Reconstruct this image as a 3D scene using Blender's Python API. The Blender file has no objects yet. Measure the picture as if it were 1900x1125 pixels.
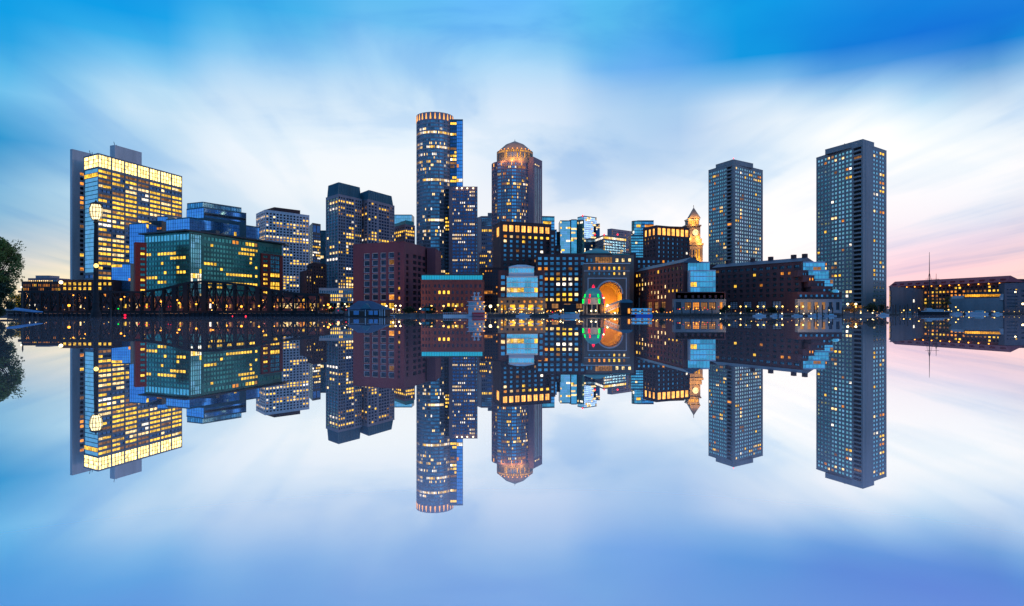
import bpy, bmesh, math, random
from mathutils import Vector, Matrix
from mathutils.bvhtree import BVHTree
R = math.radians
scene = bpy.context.scene
COL = scene.collection

# ---------------------------------------------------------------- camera, exposure
F = 1267.0; HY = 573.0; CX = 950.0; CZ = 3.3      # photo focal length and horizon in pixels, eye height above the water
cam_d = bpy.data.cameras.new("camera"); cam = bpy.data.objects.new("camera", cam_d); COL.objects.link(cam)
cam.location = (0, 0, CZ); cam.rotation_euler = (R(90), 0, 0)
cam_d.sensor_width = 36; cam_d.lens = 36 * F / 1900; cam_d.shift_y = (HY - 562.5) / 1900
cam_d.clip_start = 0.5; cam_d.clip_end = 60000
scene.camera = cam
scene.view_settings.view_transform = 'Standard'; scene.view_settings.look = 'None'
scene.view_settings.gamma = 1; scene.view_settings.exposure = 0
scene.render.resolution_x = 1024; scene.render.resolution_y = 606
scene.cycles.use_denoising = True
scene.cycles.max_bounces = 6; scene.cycles.diffuse_bounces = 2; scene.cycles.glossy_bounces = 5
scene.cycles.sample_clamp_indirect = 4

def lin(c):
    return tuple(((v / 255) / 12.92 if v / 255 <= 0.04045 else ((v / 255 + 0.055) / 1.055) ** 2.4) for v in c[:3])

# ---------------------------------------------------------------- sky
SKY = [ # photo x, y, colour seen there
 (0,0,(0,154,227)),(240,0,(5,154,230)),(475,0,(60,174,235)),(700,0,(90,186,240)),(950,0,(96,183,249)),(1150,0,(80,184,239)),(1350,0,(0,159,230)),(1500,0,(5,144,227)),(1700,0,(0,128,222)),(1900,0,(0,128,220)),
 (0,60,(20,159,227)),(240,60,(40,169,233)),(475,60,(90,186,237)),(950,60,(120,195,246)),(1150,60,(90,184,237)),(1350,60,(0,154,227)),(1600,60,(0,124,218)),(1900,60,(0,124,216)),
 (0,110,(70,176,230)),(240,110,(120,195,240)),(475,100,(140,202,243)),(700,110,(160,210,246)),(950,110,(160,210,246)),(1200,110,(95,172,240)),(1400,105,(10,144,221)),(1600,105,(0,126,216)),(1750,95,(0,124,216)),(1900,95,(40,159,222)),(1830,135,(20,124,200)),
 (0,180,(110,190,235)),(240,170,(185,220,244)),(475,180,(205,228,247)),(700,180,(205,229,248)),(950,180,(195,222,247)),(1200,180,(150,195,236)),(1400,150,(120,185,235)),(1600,150,(130,190,235)),(1750,160,(150,200,238)),(1900,150,(190,220,245)),
 (0,240,(50,149,206)),(120,250,(110,180,228)),(240,240,(175,212,240)),(475,240,(222,238,251)),(700,240,(226,240,252)),(950,240,(215,232,249)),(1150,220,(175,208,240)),(1300,250,(175,205,238)),(1400,200,(215,232,248)),(1600,210,(230,242,252)),(1900,210,(225,238,250)),
 (0,290,(40,144,204)),(110,300,(80,160,215)),(240,290,(165,205,236)),(475,300,(228,240,251)),(700,300,(232,243,252)),(1080,310,(195,217,242)),(1200,310,(190,214,241)),(1350,290,(222,236,249)),(1480,300,(238,246,253)),(1750,300,(242,248,253)),(1900,300,(240,246,252)),
 (0,340,(110,175,218)),(100,340,(170,208,232)),(380,350,(200,222,242)),(560,340,(232,242,250)),(700,330,(236,244,250)),(1050,350,(215,229,246)),(1200,360,(232,240,250)),(1480,370,(248,250,254)),(1750,370,(236,240,250)),(1900,350,(236,240,250)),
 (0,400,(120,178,215)),(80,400,(160,198,225)),(380,380,(190,216,238)),(580,400,(222,235,247)),(740,380,(232,240,248)),(1060,390,(232,238,248)),(1250,400,(244,247,253)),(1480,420,(250,250,254)),(1700,400,(242,240,248)),(1900,410,(220,220,238)),
 (0,450,(165,190,210)),(80,450,(190,205,215)),(760,450,(225,235,245)),(1460,460,(252,248,250)),(1700,440,(232,222,238)),(1900,440,(232,215,232)),
 (60,500,(225,222,214)),(110,490,(232,226,215)),(1460,500,(253,246,248)),(1700,490,(248,214,228)),(1900,480,(248,205,220)),
 (60,530,(245,228,196)),(113,530,(255,238,190)),(1460,540,(253,240,242)),(1700,520,(252,208,216)),(1900,512,(255,226,214)),(1780,505,(252,206,216)),
]
def _azel(px, py):
    x, z = (px - CX) / F, (HY - py) / F
    return math.degrees(math.atan2(x, 1)), math.degrees(math.atan2(z, math.hypot(x, 1)))
_pts = [(*_azel(px, py), lin(c)) for px, py, c in SKY]
def _rbf(az, el, pts):
    acc = [0, 0, 0]; sw = 0
    for a, e, c in pts:
        d2 = ((az - a) * 0.62) ** 2 + (el - e) ** 2
        w = math.exp(-d2 / (2 * 1.45 ** 2)) + 1e-4 / (d2 + 4)
        sw += w
        for i in range(3): acc[i] += w * c[i]
    return [v / sw for v in acc]
_goal = [p[2] for p in _pts]
for _ in range(4):                                   # sharpen the interpolation so it passes through its samples
    _got = [_rbf(a, e, _pts) for a, e, c in _pts]
    _pts = [(a, e, [ci + 0.8 * (g - o) for ci, g, o in zip(c, gl, go)]) for (a, e, c), gl, go in zip(_pts, _goal, _got)]
def sky_rgb(az, el):
    front = [min(1.0, max(0.0, v)) for v in _rbf(az, el, _pts)]
    back = (0.105, 0.31, 0.66)                       # the eastern half of the sky at dusk
    lo = max(0, 1 - el / 25)
    back = [b * (1 + 0.25 * lo) for b in back]
    t = min(1, max(0, (abs(az) - 40) / 24)); t = t * t * (3 - 2 * t)
    c = [f * (1 - t) + b * t for f, b in zip(front, back)]
    if az > 36 and el < 14:                         # afterglow right of the frame
        k = min(1, (az - 36) / 6) * max(0, 1 - (az - 36) / 26) * (1 - el / 14)
        c = [a * (1 - k) + g * k for a, g in zip(c, (1.0, 0.62, 0.55))]
    return c
world = bpy.data.worlds.new("World"); scene.world = world; world.use_nodes = True
NT = world.node_tree; NT.nodes.clear()
def N(nt, t, **kw):
    n = nt.nodes.new(t)
    for k, v in kw.items():
        if k == 'ins':
            for i, val in v.items():
                if hasattr(val, 'is_output'): nt.links.new(val, n.inputs[i])
                else: n.inputs[i].default_value = val
        else: setattr(n, k, v)
    return n
def M(nt, op, a, b=0.0, c=None, clamp=False):
    ins = {0: a, 1: b}
    if c is not None: ins[2] = c
    n = N(nt, 'ShaderNodeMath', operation=op, ins=ins); n.use_clamp = clamp
    return n.outputs[0]
tc = N(NT, 'ShaderNodeTexCoord')
sp = N(NT, 'ShaderNodeSeparateXYZ', ins={0: tc.outputs['Generated']})
X, Y, Z = sp.outputs
Zp = M(NT, 'ABSOLUTE', Z)
den = M(NT, 'ADD', Zp, 0.10)
ca, sa = math.cos(R(6)), math.sin(R(6))
xr = M(NT, 'ADD', M(NT, 'MULTIPLY', X, ca), M(NT, 'MULTIPLY', Y, sa))
yr = M(NT, 'SUBTRACT', M(NT, 'MULTIPLY', Y, ca), M(NT, 'MULTIPLY', X, sa))
px_ = M(NT, 'DIVIDE', xr, den); py_ = M(NT, 'DIVIDE', yr, den)
def streak(sx, sy, off, detail):
    v = N(NT, 'ShaderNodeCombineXYZ', ins={0: M(NT, 'MULTIPLY', px_, sx), 1: M(NT, 'MULTIPLY', py_, sy), 2: off})
    return N(NT, 'ShaderNodeTexNoise', ins={'Vector': v.outputs[0], 'Scale': 1.0, 'Detail': detail, 'Roughness': 0.5, 'Distortion': 0.25}).outputs[0]
n1 = streak(0.9, 0.20, 3.1, 2.0); n2 = streak(2.6, 0.42, 8.7, 3.0); n3 = streak(1.0, 0.3, 14.2, 2.0); n5 = streak(6.0, 0.75, 21.0, 5.0)
az = M(NT, 'MULTIPLY', M(NT, 'ARCTAN2', X, Y), 180 / math.pi)
el = M(NT, 'MULTIPLY', M(NT, 'ARCSINE', Zp), 180 / math.pi)
az = M(NT, 'ADD', az, M(NT, 'MULTIPLY', M(NT, 'SUBTRACT', n3, 0.5), 4))
elw = M(NT, 'MULTIPLY', M(NT, 'SUBTRACT', n1, 0.5), M(NT, 'MINIMUM', M(NT, 'MULTIPLY', el, 0.25), 2.0))
el = M(NT, 'ADD', el, elw)
azn = M(NT, 'ADD', M(NT, 'DIVIDE', az, 360), 0.5, clamp=True)
AZ = [-180, -100, -70, -50] + [-40 + 3.4 * i for i in range(24)] + [50, 70, 100, 180]
EL = [0, 1.6, 3.2, 4.8, 6.4, 8, 9.6, 11.2, 12.8, 14.4, 16, 17.6, 19.2, 20.8, 22.4, 25, 30, 50]
prev = None
for i, e in enumerate(EL):
    rp = N(NT, 'ShaderNodeValToRGB', ins={0: azn}); cr = rp.color_ramp; cr.interpolation = 'B_SPLINE' if False else 'LINEAR'
    while len(cr.elements) < len(AZ): cr.elements.new(0.5)
    for k, a in enumerate(AZ):
        cr.elements[k].position = a / 360 + 0.5
    for k, a in enumerate(AZ):
        c = sky_rgb(a, e)
        if e >= 30:
            u = (0.10, 0.34, 0.76) if e == 30 else (0.30, 0.44, 0.76)
            t = 0.7 if e == 30 else 1.0
            if abs(a) > 60: u = (0.07, 0.26, 0.62)
            c = [x * (1 - t) + y * t for x, y in zip(c, u)]
        cr.elements[k].color = (*c, 1)
    if prev is None: prev = rp.outputs[0]
    else:
        mr = N(NT, 'ShaderNodeMapRange', interpolation_type='LINEAR', ins={0: el, 1: EL[i - 1], 2: e})
        mx = N(NT, 'ShaderNodeMix', data_type='RGBA', ins={0: mr.outputs[0], 6: prev, 7: rp.outputs[0]})
        prev = mx.outputs[2]
# long-exposure cloud streaks: lighten towards cloud white, deepen towards blue
n4 = N(NT, 'ShaderNodeTexNoise', ins={'Vector': N(NT, 'ShaderNodeMapping', ins={0: tc.outputs['Generated'], 2: (0, R(24), 0), 3: (1.0, 1.0, 2.6)}).outputs[0], 'Scale': 3.2, 'Detail': 5.0, 'Roughness': 0.52, 'Distortion': 0.6}).outputs[0]
sw_ = N(NT, 'ShaderNodeMapRange', interpolation_type='SMOOTHSTEP', ins={0: M(NT, 'ABSOLUTE', X), 1: 0.03, 2: 0.42, 3: 0.12, 4: 0.62}).outputs[0]
n2 = M(NT, 'ADD', M(NT, 'MULTIPLY', M(NT, 'ADD', M(NT, 'MULTIPLY', n2, 0.68), M(NT, 'MULTIPLY', n5, 0.32)), sw_), M(NT, 'MULTIPLY', n4, M(NT, 'SUBTRACT', 1.0, sw_)))
hi = N(NT, 'ShaderNodeMapRange', interpolation_type='SMOOTHSTEP', ins={0: n2, 1: 0.49, 2: 0.58, 3: 0.0, 4: 0.26}).outputs[0]
lo_ = N(NT, 'ShaderNodeMapRange', interpolation_type='SMOOTHSTEP', ins={0: n2, 1: 0.50, 2: 0.39, 3: 0.0, 4: 0.44}).outputs[0]
m1 = N(NT, 'ShaderNodeMix', data_type='RGBA', blend_type='MULTIPLY', ins={0: hi, 6: prev, 7: (1.45, 1.22, 1.08, 1)})
mul = N(NT, 'ShaderNodeMix', data_type='RGBA', blend_type='MULTIPLY', ins={0: lo_, 6: m1.outputs[2], 7: (0.50, 0.70, 0.92, 1)})
SUN_EL, SUN_AZ = 2.0, 88.0
sky = N(NT, 'ShaderNodeTexSky', sky_type='NISHITA', sun_disc=False, sun_elevation=R(SUN_EL), sun_rotation=R(SUN_AZ), air_density=1.0, dust_density=1.0, ozone_density=2.0)
bg1 = N(NT, 'ShaderNodeBackground', ins={0: mul.outputs[2], 1: 1.0})
bg2 = N(NT, 'ShaderNodeBackground', ins={0: sky.outputs[0], 1: 0.015})
add = N(NT, 'ShaderNodeAddShader', ins={0: bg1.outputs[0], 1: bg2.outputs[0]})
N(NT, 'ShaderNodeOutputWorld', ins={0: add.outputs[0]})
world.cycles.sampling_method = 'MANUAL'; world.cycles.sample_map_resolution = 512

sun_d = bpy.data.lights.new("sun", 'SUN'); sun_d.energy = 0.2; sun_d.angle = R(10); sun_d.color = (1, 0.72, 0.62)
sun = bpy.data.objects.new("sun", sun_d); COL.objects.link(sun)
dirv = Vector((math.sin(R(SUN_AZ)) * math.cos(R(6)), math.cos(R(SUN_AZ)) * math.cos(R(6)), math.sin(R(6))))
sun.rotation_euler = dirv.to_track_quat('Z', 'Y').to_euler()
sun['kind'] = 'structure'

# ---------------------------------------------------------------- placing
def P(px, Yd): return Vector(((px - CX) / F * Yd, Yd))
def H(py, Yd): return CZ + (HY - py) / F * Yd
GZ = 1.15                                            # quay level above the water

# ---------------------------------------------------------------- materials
MATS = {}
def _mat(name):
    m = bpy.data.materials.new(name); m.use_nodes = True; m.node_tree.nodes.clear(); MATS[name] = m
    return m, m.node_tree
def solid(name, col, rough=0.75, metal=0.0, var=0.25, scale=0.12, streaky=True, spec=0.4):
    """Opaque finish with weathering: broad blotches, rain streaks and fine grain."""
    m, nt = _mat(name)
    g = N(nt, 'ShaderNodeNewGeometry')
    mp = N(nt, 'ShaderNodeMapping', ins={0: g.outputs['Position'], 3: (scale, scale, scale * (0.18 if streaky else 1))})
    a = N(nt, 'ShaderNodeTexNoise', ins={'Vector': mp.outputs[0], 'Scale': 1.0, 'Detail': 5.0, 'Roughness': 0.62})
    b = N(nt, 'ShaderNodeTexNoise', ins={'Vector': g.outputs['Position'], 'Scale': 0.9, 'Detail': 3.0})
    s = M(nt, 'ADD', M(nt, 'MULTIPLY', a.outputs[0], 0.7), M(nt, 'MULTIPLY', b.outputs[0], 0.3))
    r = N(nt, 'ShaderNodeMapRange', ins={0: s, 1: 0.3, 2: 0.7, 3: 1 - var, 4: 1 + var})
    c = N(nt, 'ShaderNodeMix', data_type='RGBA', blend_type='MULTIPLY', ins={0: 1.0, 6: (*col, 1), 7: r.outputs[0]})
    p = N(nt, 'ShaderNodeBsdfPrincipled', ins={'Base Color': c.outputs[2], 'Roughness': rough, 'Metallic': metal, 'Specular IOR Level': spec})
    N(nt, 'ShaderNodeOutputMaterial', ins={0: p.outputs[0]})
    return m
def cell(nt, size):
    g = N(nt, 'ShaderNodeNewGeometry')
    sn = N(nt, 'ShaderNodeVectorMath', operation='SNAP', ins={0: g.outputs['Position'], 1: size})
    w = N(nt, 'ShaderNodeTexWhiteNoise', noise_dimensions='3D', ins={0: sn.outputs[0]})
    return g, w
def glass(name, col, rough=0.12, var=0.45, size=(3.1, 3.1, 3.4), metal=0.85, wob=0.0):
    """Coated facade glass; every pane sits a little differently, so its tint varies."""
    m, nt = _mat(name)
    g, w = cell(nt, size)
    n = N(nt, 'ShaderNodeTexNoise', ins={'Vector': g.outputs['Position'], 'Scale': 0.05, 'Detail': 3.0})
    s = M(nt, 'ADD', M(nt, 'MULTIPLY', w.outputs[0], 0.55), M(nt, 'MULTIPLY', n.outputs[0], 0.45))
    r = N(nt, 'ShaderNodeMapRange', ins={0: s, 1: 0.1, 2: 0.85, 3: 1 - var, 4: 1 + var})
    c = N(nt, 'ShaderNodeMix', data_type='RGBA', blend_type='MULTIPLY', ins={0: 1.0, 6: (*col, 1), 7: r.outputs[0]})
    p = N(nt, 'ShaderNodeBsdfPrincipled', ins={'Base Color': c.outputs[2], 'Roughness': rough, 'Metallic': metal})
    N(nt, 'ShaderNodeOutputMaterial', ins={0: p.outputs[0]})
    return m
def lit(name, col, strength, lo=0.12, hi=1.75, size=(2.9, 2.9, 3.2), fine=1.1, clip=False):
    """A lit room behind glass: uneven ceiling lights, furniture and blinds seen as blotches."""
    m, nt = _mat(name)
    g, w = cell(nt, size)
    mp = N(nt, 'ShaderNodeMapping', ins={0: g.outputs['Position'], 3: (0.8, 0.8, 1.3)})
    n = N(nt, 'ShaderNodeTexNoise', ins={'Vector': mp.outputs[0], 'Scale': fine, 'Detail': 3.0, 'Roughness': 0.7})
    s = M(nt, 'ADD', M(nt, 'MULTIPLY', w.outputs[0], 0.4), M(nt, 'MULTIPLY', n.outputs[0], 0.9))
    r = N(nt, 'ShaderNodeMapRange', ins={0: s, 1: 0.35, 2: 0.85, 3: lo, 4: hi})
    st = M(nt, 'MULTIPLY', r.outputs[0], strength)
    e = N(nt, 'ShaderNodeEmission', ins={0: (*col, 1), 1: st})
    N(nt, 'ShaderNodeOutputMaterial', ins={0: e.outputs[0]})
    m.cycles.emission_sampling = 'NONE' if strength < 2 else 'AUTO'
    return m
def lamp_mat(name, col, strength):
    m, nt = _mat(name)
    e = N(nt, 'ShaderNodeEmission', ins={0: (*col, 1), 1: strength}); N(nt, 'ShaderNodeOutputMaterial', ins={0: e.outputs[0]})
    m.cycles.emission_sampling = 'NONE'
    return m
solid('concrete', (0.30, 0.27, 0.27)); solid('concrete_pale', (0.62, 0.55, 0.55)); solid('concrete_grey', (0.24, 0.24, 0.26))
solid('white_stone', (0.80, 0.70, 0.72), var=0.15); solid('tan_stone', (0.34, 0.25, 0.19)); solid('granite_mauve', (0.32, 0.19, 0.22))
solid('granite_blue', (0.36, 0.28, 0.31)); solid('brick', (0.14, 0.052, 0.052)); solid('brick_dark', (0.09, 0.035, 0.035)); solid('brick_mauve', (0.19, 0.06, 0.075))
solid('brick_red', (0.30, 0.035, 0.025)); solid('slate', (0.09, 0.10, 0.13), rough=0.5); solid('slate_red', (0.34, 0.04, 0.05), rough=0.6)
solid('copper', (0.06, 0.30, 0.27), rough=0.5); solid('metal_dark', (0.05, 0.055, 0.065), rough=0.4, metal=0.3); solid('metal_teal', (0.05, 0.13, 0.17), rough=0.35, metal=0.5)
solid('rust_steel', (0.011, 0.008, 0.010), rough=0.7, scale=0.8); solid('black', (0.012, 0.012, 0.016), var=0.3, scale=0.6)
solid('white_paint', (0.42, 0.44, 0.48), rough=0.35, var=0.08, scale=0.7); solid('red_paint', (0.45, 0.02, 0.03), rough=0.4, var=0.1)
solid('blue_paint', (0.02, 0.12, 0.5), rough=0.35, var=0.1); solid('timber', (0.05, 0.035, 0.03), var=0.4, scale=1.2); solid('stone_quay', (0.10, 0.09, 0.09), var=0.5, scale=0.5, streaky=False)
solid('concrete_dusk', (0.13, 0.11, 0.13)); solid('asphalt', (0.05, 0.05, 0.055), streaky=False); solid('bark', (0.05, 0.035, 0.025), scale=2); solid('roof_gravel', (0.12, 0.11, 0.11), streaky=False)
solid('spandrel', (0.05, 0.05, 0.06), rough=0.35, metal=0.3); solid('frame_blue', (0.50, 0.55, 0.62), rough=0.5); solid('arch_stone', (0.27, 0.175, 0.15)); solid('frame_white', (0.55, 0.55, 0.60), rough=0.5, var=0.1)
solid('awning_teal', (0.03, 0.30, 0.33), var=0.1); solid('shingle_blue', (0.025, 0.075, 0.14), rough=0.7, scale=0.6)
glass('glass_blue', (0.28, 0.66, 0.82)); glass('glass_deep', (0.07, 0.16, 0.30)); glass('glass_dark', (0.03, 0.04, 0.06), var=0.6, metal=0.5); glass('glass_sky', (0.72, 1.0, 0.86), var=0.25, rough=0.08)
glass('glass_teal', (0.08, 0.38, 0.29), metal=0.6); glass('teal_spandrel', (0.05, 0.19, 0.16), metal=0.6, rough=.25, size=(9, 9, 3.6)); glass('glass_teal_light', (0.38, 0.90, 0.80)); glass('glass_harbor', (0.62, 1.0, 0.84), var=0.35, size=(1.9, 1.9, 3.0)); glass('glass_royal', (0.26, 0.58, 1.0), var=0.22, rough=0.06)
glass('glass_window', (0.16, 0.36, 0.42), var=0.8); glass('glass_turquoise', (0.12, 1.0, 0.78), var=0.12, rough=0.3)
lit('lit_gold', (1.0, 0.56, 0.06), 1.25); lit('lit_orange', (1.0, 0.34, 0.05), 0.95); lit('lit_pale', (1.0, 0.68, 0.30), 1.4); lit('lit_dim', (0.85, 0.38, 0.13), 0.32)
lit('lit_crown', (1.0, 0.42, 0.09), 1.7, lo=0.5, hi=1.5, fine=0.5); lit('lit_top', (1.0, 0.70, 0.22), 2.5, lo=0.3, hi=2.0, fine=0.45, size=(2.1, 2.1, 3.6)); lit('lit_white', (1.0, 0.9, 0.75), 1.4)
lit('lit_arch', (1.0, 0.42, 0.03), 1.2); lit('lit_pink', (1.0, 0.25, 0.3), 0.8)
lamp_mat('lamp_yellow', (1.0, 0.62, 0.14), 3.6); lamp_mat('lamp_orange', (1.0, 0.33, 0.03), 4.2); lamp_mat('lamp_white', (1.0, 0.80, 0.42), 6); lit('lit_lantern', (1.0, 0.80, 0.42), 2.0, lo=.6, hi=1.5); lamp_mat('lamp_red', (1.0, 0.02, 0.04), 5); lamp_mat('lamp_green', (0.0, 1.0, 0.08), 2.0); lamp_mat('lamp_crimson', (1.0, 0.01, 0.05), 2.0); lamp_mat('lamp_fin', (1.0, 0.42, 0.10), 1.8)

lamp_mat('lamp_dim', (1.0, 0.42, 0.12), 1.3); lamp_mat('lamp_pink', (1.0, 0.22, 0.22), 1.2); solid('canvas_blue', (0.06, 0.22, 0.45))
# ---------------------------------------------------------------- mesh builder
class MB:
    def __init__(s): s.v = []; s.f = []; s.m = []
    def poly(s, pts, m=0):
        i = len(s.v); s.v += [tuple(p) for p in pts]; s.f.append(tuple(range(i, i + len(pts)))); s.m.append(m)
    def mesh(s, vs, fs, m=0):
        i = len(s.v); s.v += [tuple(p) for p in vs]
        for f in fs: s.f.append(tuple(i + k for k in f)); s.m.append(m)
    def prism(s, plan, z0, z1, m=0, top=None, bottom=True, z1s=None):
        n = len(plan); z1s = z1s or [z1] * n
        a = sum(plan[i][0] * plan[(i + 1) % n][1] - plan[(i + 1) % n][0] * plan[i][1] for i in range(n))
        if a < 0: plan = plan[::-1]; z1s = z1s[::-1]
        vs = [(p[0], p[1], z0) for p in plan] + [(p[0], p[1], z) for p, z in zip(plan, z1s)]
        s.mesh(vs, [(i, (i + 1) % n, n + (i + 1) % n, n + i) for i in range(n)], m)
        s.mesh(vs[n:], [tuple(range(n))], m if top is None else top)
        if bottom: s.mesh(vs[:n], [tuple(range(n))[::-1]], m)
    def box(s, c, size, m=0, rz=0.0):
        cx, cy, cz = c; a, b, h = size[0] / 2, size[1] / 2, size[2] / 2
        co, si = math.cos(rz), math.sin(rz)
        s.prism([(cx + x * co - y * si, cy + x * si + y * co) for x, y in ((-a, -b), (a, -b), (a, b), (-a, b))], cz - h, cz + h, m)
    def bar(s, p, q, w, h=None, m=0):
        p, q = Vector(p), Vector(q); h = h or w; d = (q - p)
        if d.length < 1e-6: return
        d.normalize(); up = Vector((0, 0, 1)) if abs(d.z) < 0.95 else Vector((0, 1, 0))
        a = d.cross(up).normalized() * w / 2; b = a.cross(d).normalized() * h / 2
        vs = [p - a - b, p + a - b, p + a + b, p - a + b, q - a - b, q + a - b, q + a + b, q - a + b]
        s.mesh(vs, [(0, 1, 2, 3), (7, 6, 5, 4), (0, 4, 5, 1), (1, 5, 6, 2), (2, 6, 7, 3), (3, 7, 4, 0)], m)
    def lathe(s, c, prof, n=12, m=0, a0=0.0):
        vs = []; fs = []
        for r, z in prof:
            for k in range(n):
                t = a0 + 2 * math.pi * k / n; vs.append((c[0] + r * math.cos(t), c[1] + r * math.sin(t), z))
        for j in range(len(prof) - 1):
            for k in range(n):
                k2 = (k + 1) % n; fs.append((j * n + k, j * n + k2, (j + 1) * n + k2, (j + 1) * n + k))
        fs.append(tuple(range(n))[::-1]); fs.append(tuple((len(prof) - 1) * n + k for k in range(n)))
        s.mesh(vs, fs, m)
    def ball(s, c, r, m=0, n=10, k=6):
        s.lathe(c, [(max(0.001, r * math.sin(math.pi * i / k)), c[2] - r * math.cos(math.pi * i / k)) for i in range(k + 1)], n, m)
    def tube(s, pts, rads, n=8, m=0):
        vs = []; fs = []
        for i, p in enumerate(pts):
            p = Vector(p); d = (Vector(pts[min(i + 1, len(pts) - 1)]) - Vector(pts[max(i - 1, 0)])).normalized()
            a = d.cross(Vector((0.3, 1, 0.1))).normalized(); b = d.cross(a)
            for k in range(n):
                t = 2 * math.pi * k / n; vs.append(p + (a * math.cos(t) + b * math.sin(t)) * rads[i])
        for j in range(len(pts) - 1):
            for k in range(n):
                k2 = (k + 1) % n; fs.append((j * n + k, j * n + k2, (j + 1) * n + k2, (j + 1) * n + k))
        fs.append(tuple(range(n))[::-1]); fs.append(tuple((len(pts) - 1) * n + k for k in range(n)))
        s.mesh(vs, fs, m)
    def build(s, name, mats, parent=None, smooth=False, origin=None):
        if isinstance(mats, str): mats = [mats]
        o0 = Vector(parent.location) if parent else Vector(origin or (0, 0, 0))
        if parent and parent.parent: o0 = Vector(parent.location) + Vector(parent.parent.location)
        me = bpy.data.meshes.new(name)
        me.from_pydata([(v[0] - o0.x, v[1] - o0.y, v[2] - o0.z) for v in s.v], [], s.f)
        for mt in mats: me.materials.append(MATS[mt])
        me.polygons.foreach_set('material_index', s.m)
        if smooth: me.polygons.foreach_set('use_smooth', [True] * len(s.f))
        me.update()
        o = bpy.data.objects.new(name, me); COL.objects.link(o)
        if parent: o.parent = parent
        else: o.location = o0
        return o
def tag(o, label, cat, group=None):
    o['label'] = label; o['category'] = cat
    if group: o['group'] = group
    return o
def thing(name, label, cat, loc, group=None):
    o = bpy.data.objects.new(name, None); COL.objects.link(o); o.location = loc; o.empty_display_size = 0.1
    return tag(o, label, cat, group)
def struct(o): o['kind'] = 'structure'; return o
def copy_thing(root, loc, label, rz=None):
    r = root.copy(); COL.objects.link(r); r.location = loc; r['label'] = label
    if rz is not None: r.rotation_euler.z = rz
    for ch in root.children:
        c = ch.copy(); COL.objects.link(c); c.parent = r
        for g in ch.children:
            d = g.copy(); COL.objects.link(d); d.parent = c
    return r

# ---------------------------------------------------------------- facades
OCC_V, OCC_F = [], []                               # solid faces, to know which windows show
def occ(q):
    i = len(OCC_V); OCC_V.extend(tuple(p) for p in q); OCC_F.append(tuple(range(i, i + len(q))))
PAL = {'Y': [('lit_gold', 7), ('lit_pale', 2), ('lit_dim', 2), ('lit_white', .6)], 'O': [('lit_orange', 4), ('lit_gold', 3), ('lit_dim', 3)], 'W': [('lit_pale', 5), ('lit_gold', 2), ('lit_white', 2)],
       'M': [('lit_gold', 4), ('lit_orange', 2), ('lit_pale', 4), ('lit_dim', 3), ('lit_white', 1)], 'D': [('lit_dim', 5), ('lit_orange', 2), ('lit_gold', 1)], 'C': [('lit_crown', 1)], 'T': [('lit_top', 1)], 'A': [('lit_arch', 1)], 'Q': [('lit_gold', 1)]}
def pick(rng, pal):
    t = rng.random() * sum(w for _, w in pal)
    for k, w in pal:
        t -= w
        if t <= 0: return k
    return pal[-1][0]
def band(pt, pb, cols, rows, fw=0.6, fh=0.6, gl='glass_window', p=0.1, lr=None, pal='M', style='plain', run=0.5, keep=None):
    return dict(pt=pt, pb=pb, cols=cols, rows=rows, fw=fw, fh=fh, gl=gl, p=p, lr=lr or {}, pal=pal, style=style, run=run, keep=keep)
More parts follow.
